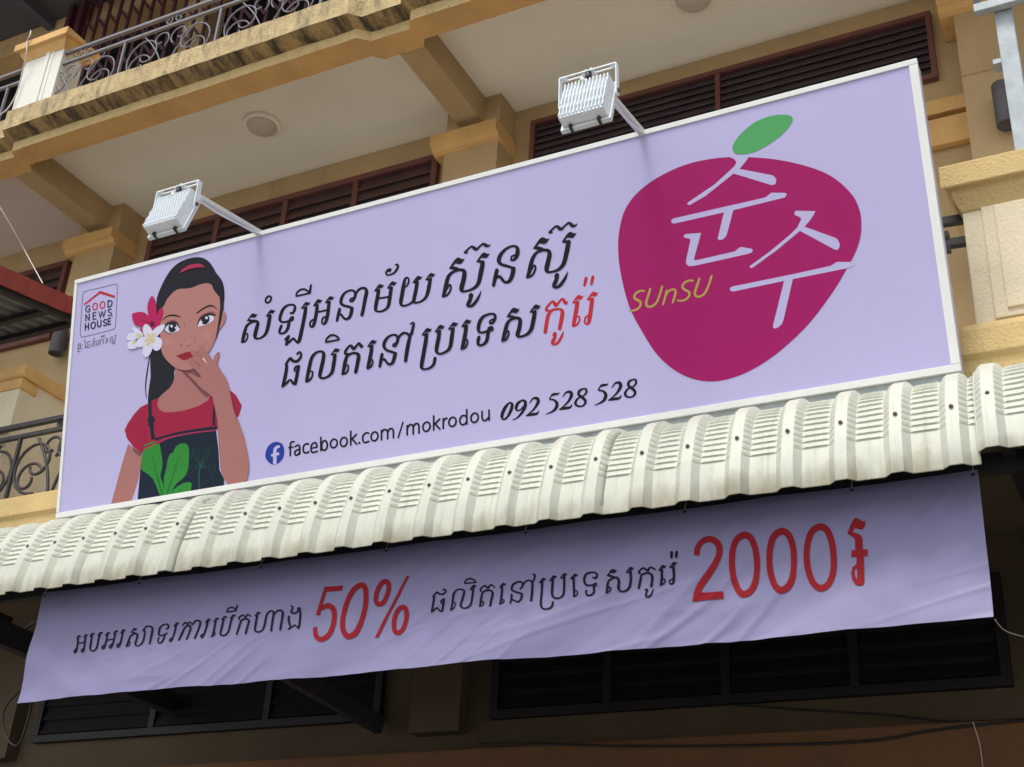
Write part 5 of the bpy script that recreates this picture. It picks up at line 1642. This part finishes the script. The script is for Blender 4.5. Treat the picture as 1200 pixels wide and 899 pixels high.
P.flag(933, 280, .39); st((962, 270, 22), (965, 340, 22), (958, 395, 20)); st((952, 403, 11), (984, 386, 11), (991, 357, 11), (974, 347, 11))
P.flag(1023, 255, .4); st((1060, 246, 22), (1065, 330, 22), (1061, 383, 20), (1036, 390, 13), (1028, 366, 12), (1054, 350, 12))
st((1043, 128, 22), (1042, 170, 20)); st((1085, 124, 22), (1081, 164, 20))
bprint('khmer_lettering', P)
P = Print(on_banner, 0.0012, 0.00002, grain=5.0)
P.m = 'ink_red_shaded'
P.window(360, 660, 8.562)
P.poly([(188, 246), (372, 230), (358, 282), (205, 297), (165, 440), (145, 532), (102, 530), (145, 390)])
st((155, 470, 34), (190, 445, 46), (232, 436, 54), (272, 462, 52), (290, 530, 50), (280, 640, 50), (240, 735, 52), (170, 778, 52), (115, 742, 46), (99, 652, 42), caps=False)
st((548, 226, 54), (478, 275, 52), (418, 390, 50), (380, 540, 48), (378, 660, 50), (410, 732, 54), (450, 744, 56), (508, 705, 54), (558, 600, 50), (597, 440, 48), (600, 305, 50), (585, 245, 54), closed=True)
st((792, 187, 48), (742, 225, 46), (706, 310, 44), (702, 390, 44), (733, 420, 48), (780, 390, 44), (818, 300, 44), (825, 220, 46), closed=True)
P.poly([(1000, 130), (1028, 130), (728, 752), (692, 755)])
st((970, 445, 48), (920, 482, 44), (886, 570, 44), (885, 670, 44), (923, 708, 48), (973, 668, 44), (1003, 570, 44), (1003, 480, 46), closed=True)
bprint('percent_figure', P)
P = Print(on_banner, 0.0012, 0.00002, grain=5.0)
P.m = 'ink_red_shaded'
P.window(800, 600, 7.4917)
st((128, 388, 48), (142, 310, 50), (190, 256, 54), (258, 245, 56), (318, 290, 56), (330, 370, 56), (292, 470, 56), (212, 590, 58), (158, 672, 58), (130, 750, 60), caps=False)
P.poly([(95, 795), (112, 722), (362, 704), (368, 768)])
def nought(dx, dy):
    st(*[(x + dx, y + dy, w_) for x, y, w_ in ((550, 209, 60), (482, 250, 56), (446, 350, 53), (440, 480, 53), (460, 610, 54), (500, 700, 56), (546, 732, 60), (605, 703, 56), (645, 620, 54), (657, 480, 53), (645, 340, 54), (607, 242, 56))], closed=True)
nought(0, 0); nought(325, -37)
P.window(910, 600, 7.4917)
st((390, 133, 60), (315, 175, 56), (275, 290, 54), (270, 420, 54), (290, 545, 54), (335, 640, 56), (395, 674, 60), (455, 643, 56), (495, 550, 54), (505, 430, 54), (490, 280, 56), (450, 172, 56), closed=True)
P.poly([(623, 195), (655, 110), (690, 55), (720, 62), (750, 82), (785, 85), (775, 130), (752, 158), (720, 152), (690, 140), (668, 180), (710, 190), (745, 212), (755, 240), (758, 330), (803, 330), (803, 388), (766, 392), (778, 620), (770, 650), (735, 660), (700, 648), (670, 605), (658, 540), (670, 485), (704, 462), (704, 395), (660, 400), (660, 340), (694, 335), (690, 240), (660, 212)], holes=[[(692, 503), (710, 496), (712, 602), (695, 570), (688, 535)]])
bprint('price_figure', P)
# ties that hold the top hem to the tube
for s in (0.004, 0.14, 0.30, 0.45, 0.60, 0.755, 0.90, 0.996):
    x = BX0 + (BX1 - BX0) * s
    m = MB()
    m.tube(catmull([(x, YB + fold(x, BZ1 - 0.012) - 0.004, BZ1 - 0.012), (x + 0.003, YB - 0.004, BZ1 + 0.006), (x + 0.002, 4.282, 3.515), (x, 4.305, 3.544), (x - 0.003, 4.331, 3.525), (x, 4.331, 3.480), (x, 4.300, 3.464), (x, YB + 0.006, BZ1 - 0.002)], False, 4), 0.0013, 'cable_white', 6)
    m.build('tie', banner)
    e = MB()
    e.lathe([(0.003, 0.0), (0.006, 0.0), (0.006, 0.0012), (0.003, 0.0012)], Matrix.Translation(Vector((x, YB + fold(x, BZ1 - 0.016) - 0.0014, BZ1 - 0.016))) @ Matrix.Rotation(PI / 2, 4, 'X'), 'black_plastic', 14)
    e.build('eyelet', banner)

# ================================================================ cables
def cable(label, pts, r, ma, group=None, sub=8):
    m = MB()
    m.tube(catmull([tuple(p) for p in pts], False, sub), r, ma, 6)
    tag(m.build('cable'), label, 'cable', group)
cable('thin pale cable hanging from the upper balcony to the red roof edge', [at(-20, 205, 1, 4.72), at(0, 243, 1, 4.80), at(16, 270, 1, 4.90), at(34, 303, 1, 5.0), at(50, 332, 0, -5.81)], 0.004, 'cable_white')
cable('white cable looped over the orange cap of the white pillar', [at(36, 36, 1, 4.90), at(35.5, 41, 1, 4.695), at(32, 48, 1, 4.694), at(31, 62, 1, 4.694), at(27, 82, 1, 4.74), at(20, 108, 1, 4.752), at(10, 126, 1, 4.75), at(0, 135, 1, 4.74), at(-14, 148, 1, 4.76)], 0.005, 'cable_white')
cable('slack black cable along the orange beam below the right-hand shutters', [at(560, 872, 1, 5.87), at(640, 872, 1, 5.865), at(740, 874.5, 1, 5.86), at(900, 873, 1, 5.86), at(1020, 868, 1, 5.865), at(1100, 855, 1, 5.87), at(1210, 843, 1, 5.87)], 0.006, 'cable_black')
cable('thin black cable sagging across the wall under the right-hand shutters', [at(860, 826, 1, 5.98), at(930, 831, 1, 5.96), at(1040, 838, 1, 5.95), at(1120, 846, 1, 5.94), at(1210, 842, 1, 5.95)], 0.005, 'cable_black')
cable('black cable looping down behind the left end of the banner', [at(-10, 738, 1, 4.9), at(18, 742, 1, 4.86), at(40, 730, 1, 4.84), at(60, 722, 1, 4.8)], 0.008, 'cable_black', None)
cable('hanging black loop of cable at the lower left, left of the banner', [at(25, 808, 1, 5.2), at(8, 826, 1, 5.2), at(3, 845, 1, 5.2), at(10, 868, 1, 5.2), at(22, 872, 1, 5.2), at(32, 845, 1, 5.2), at(38, 822, 1, 5.25)], 0.006, 'cable_black')
cable('thin pale string trailing from the lower right corner of the banner', [at(1166, 726, 1, YB - 0.01), at(1172, 734, 1, 4.45), at(1182, 741, 1, 4.6), at(1206, 748, 1, 4.8)], 0.002, 'cable_white')
cable('loose grey wires hanging down over the orange beam at the lower right', [at(1140, 846, 1, 5.86), at(1147, 868, 1, 5.86), at(1150, 885, 1, 5.86), at(1153, 910, 1, 5.86)], 0.0025, 'cable_white')
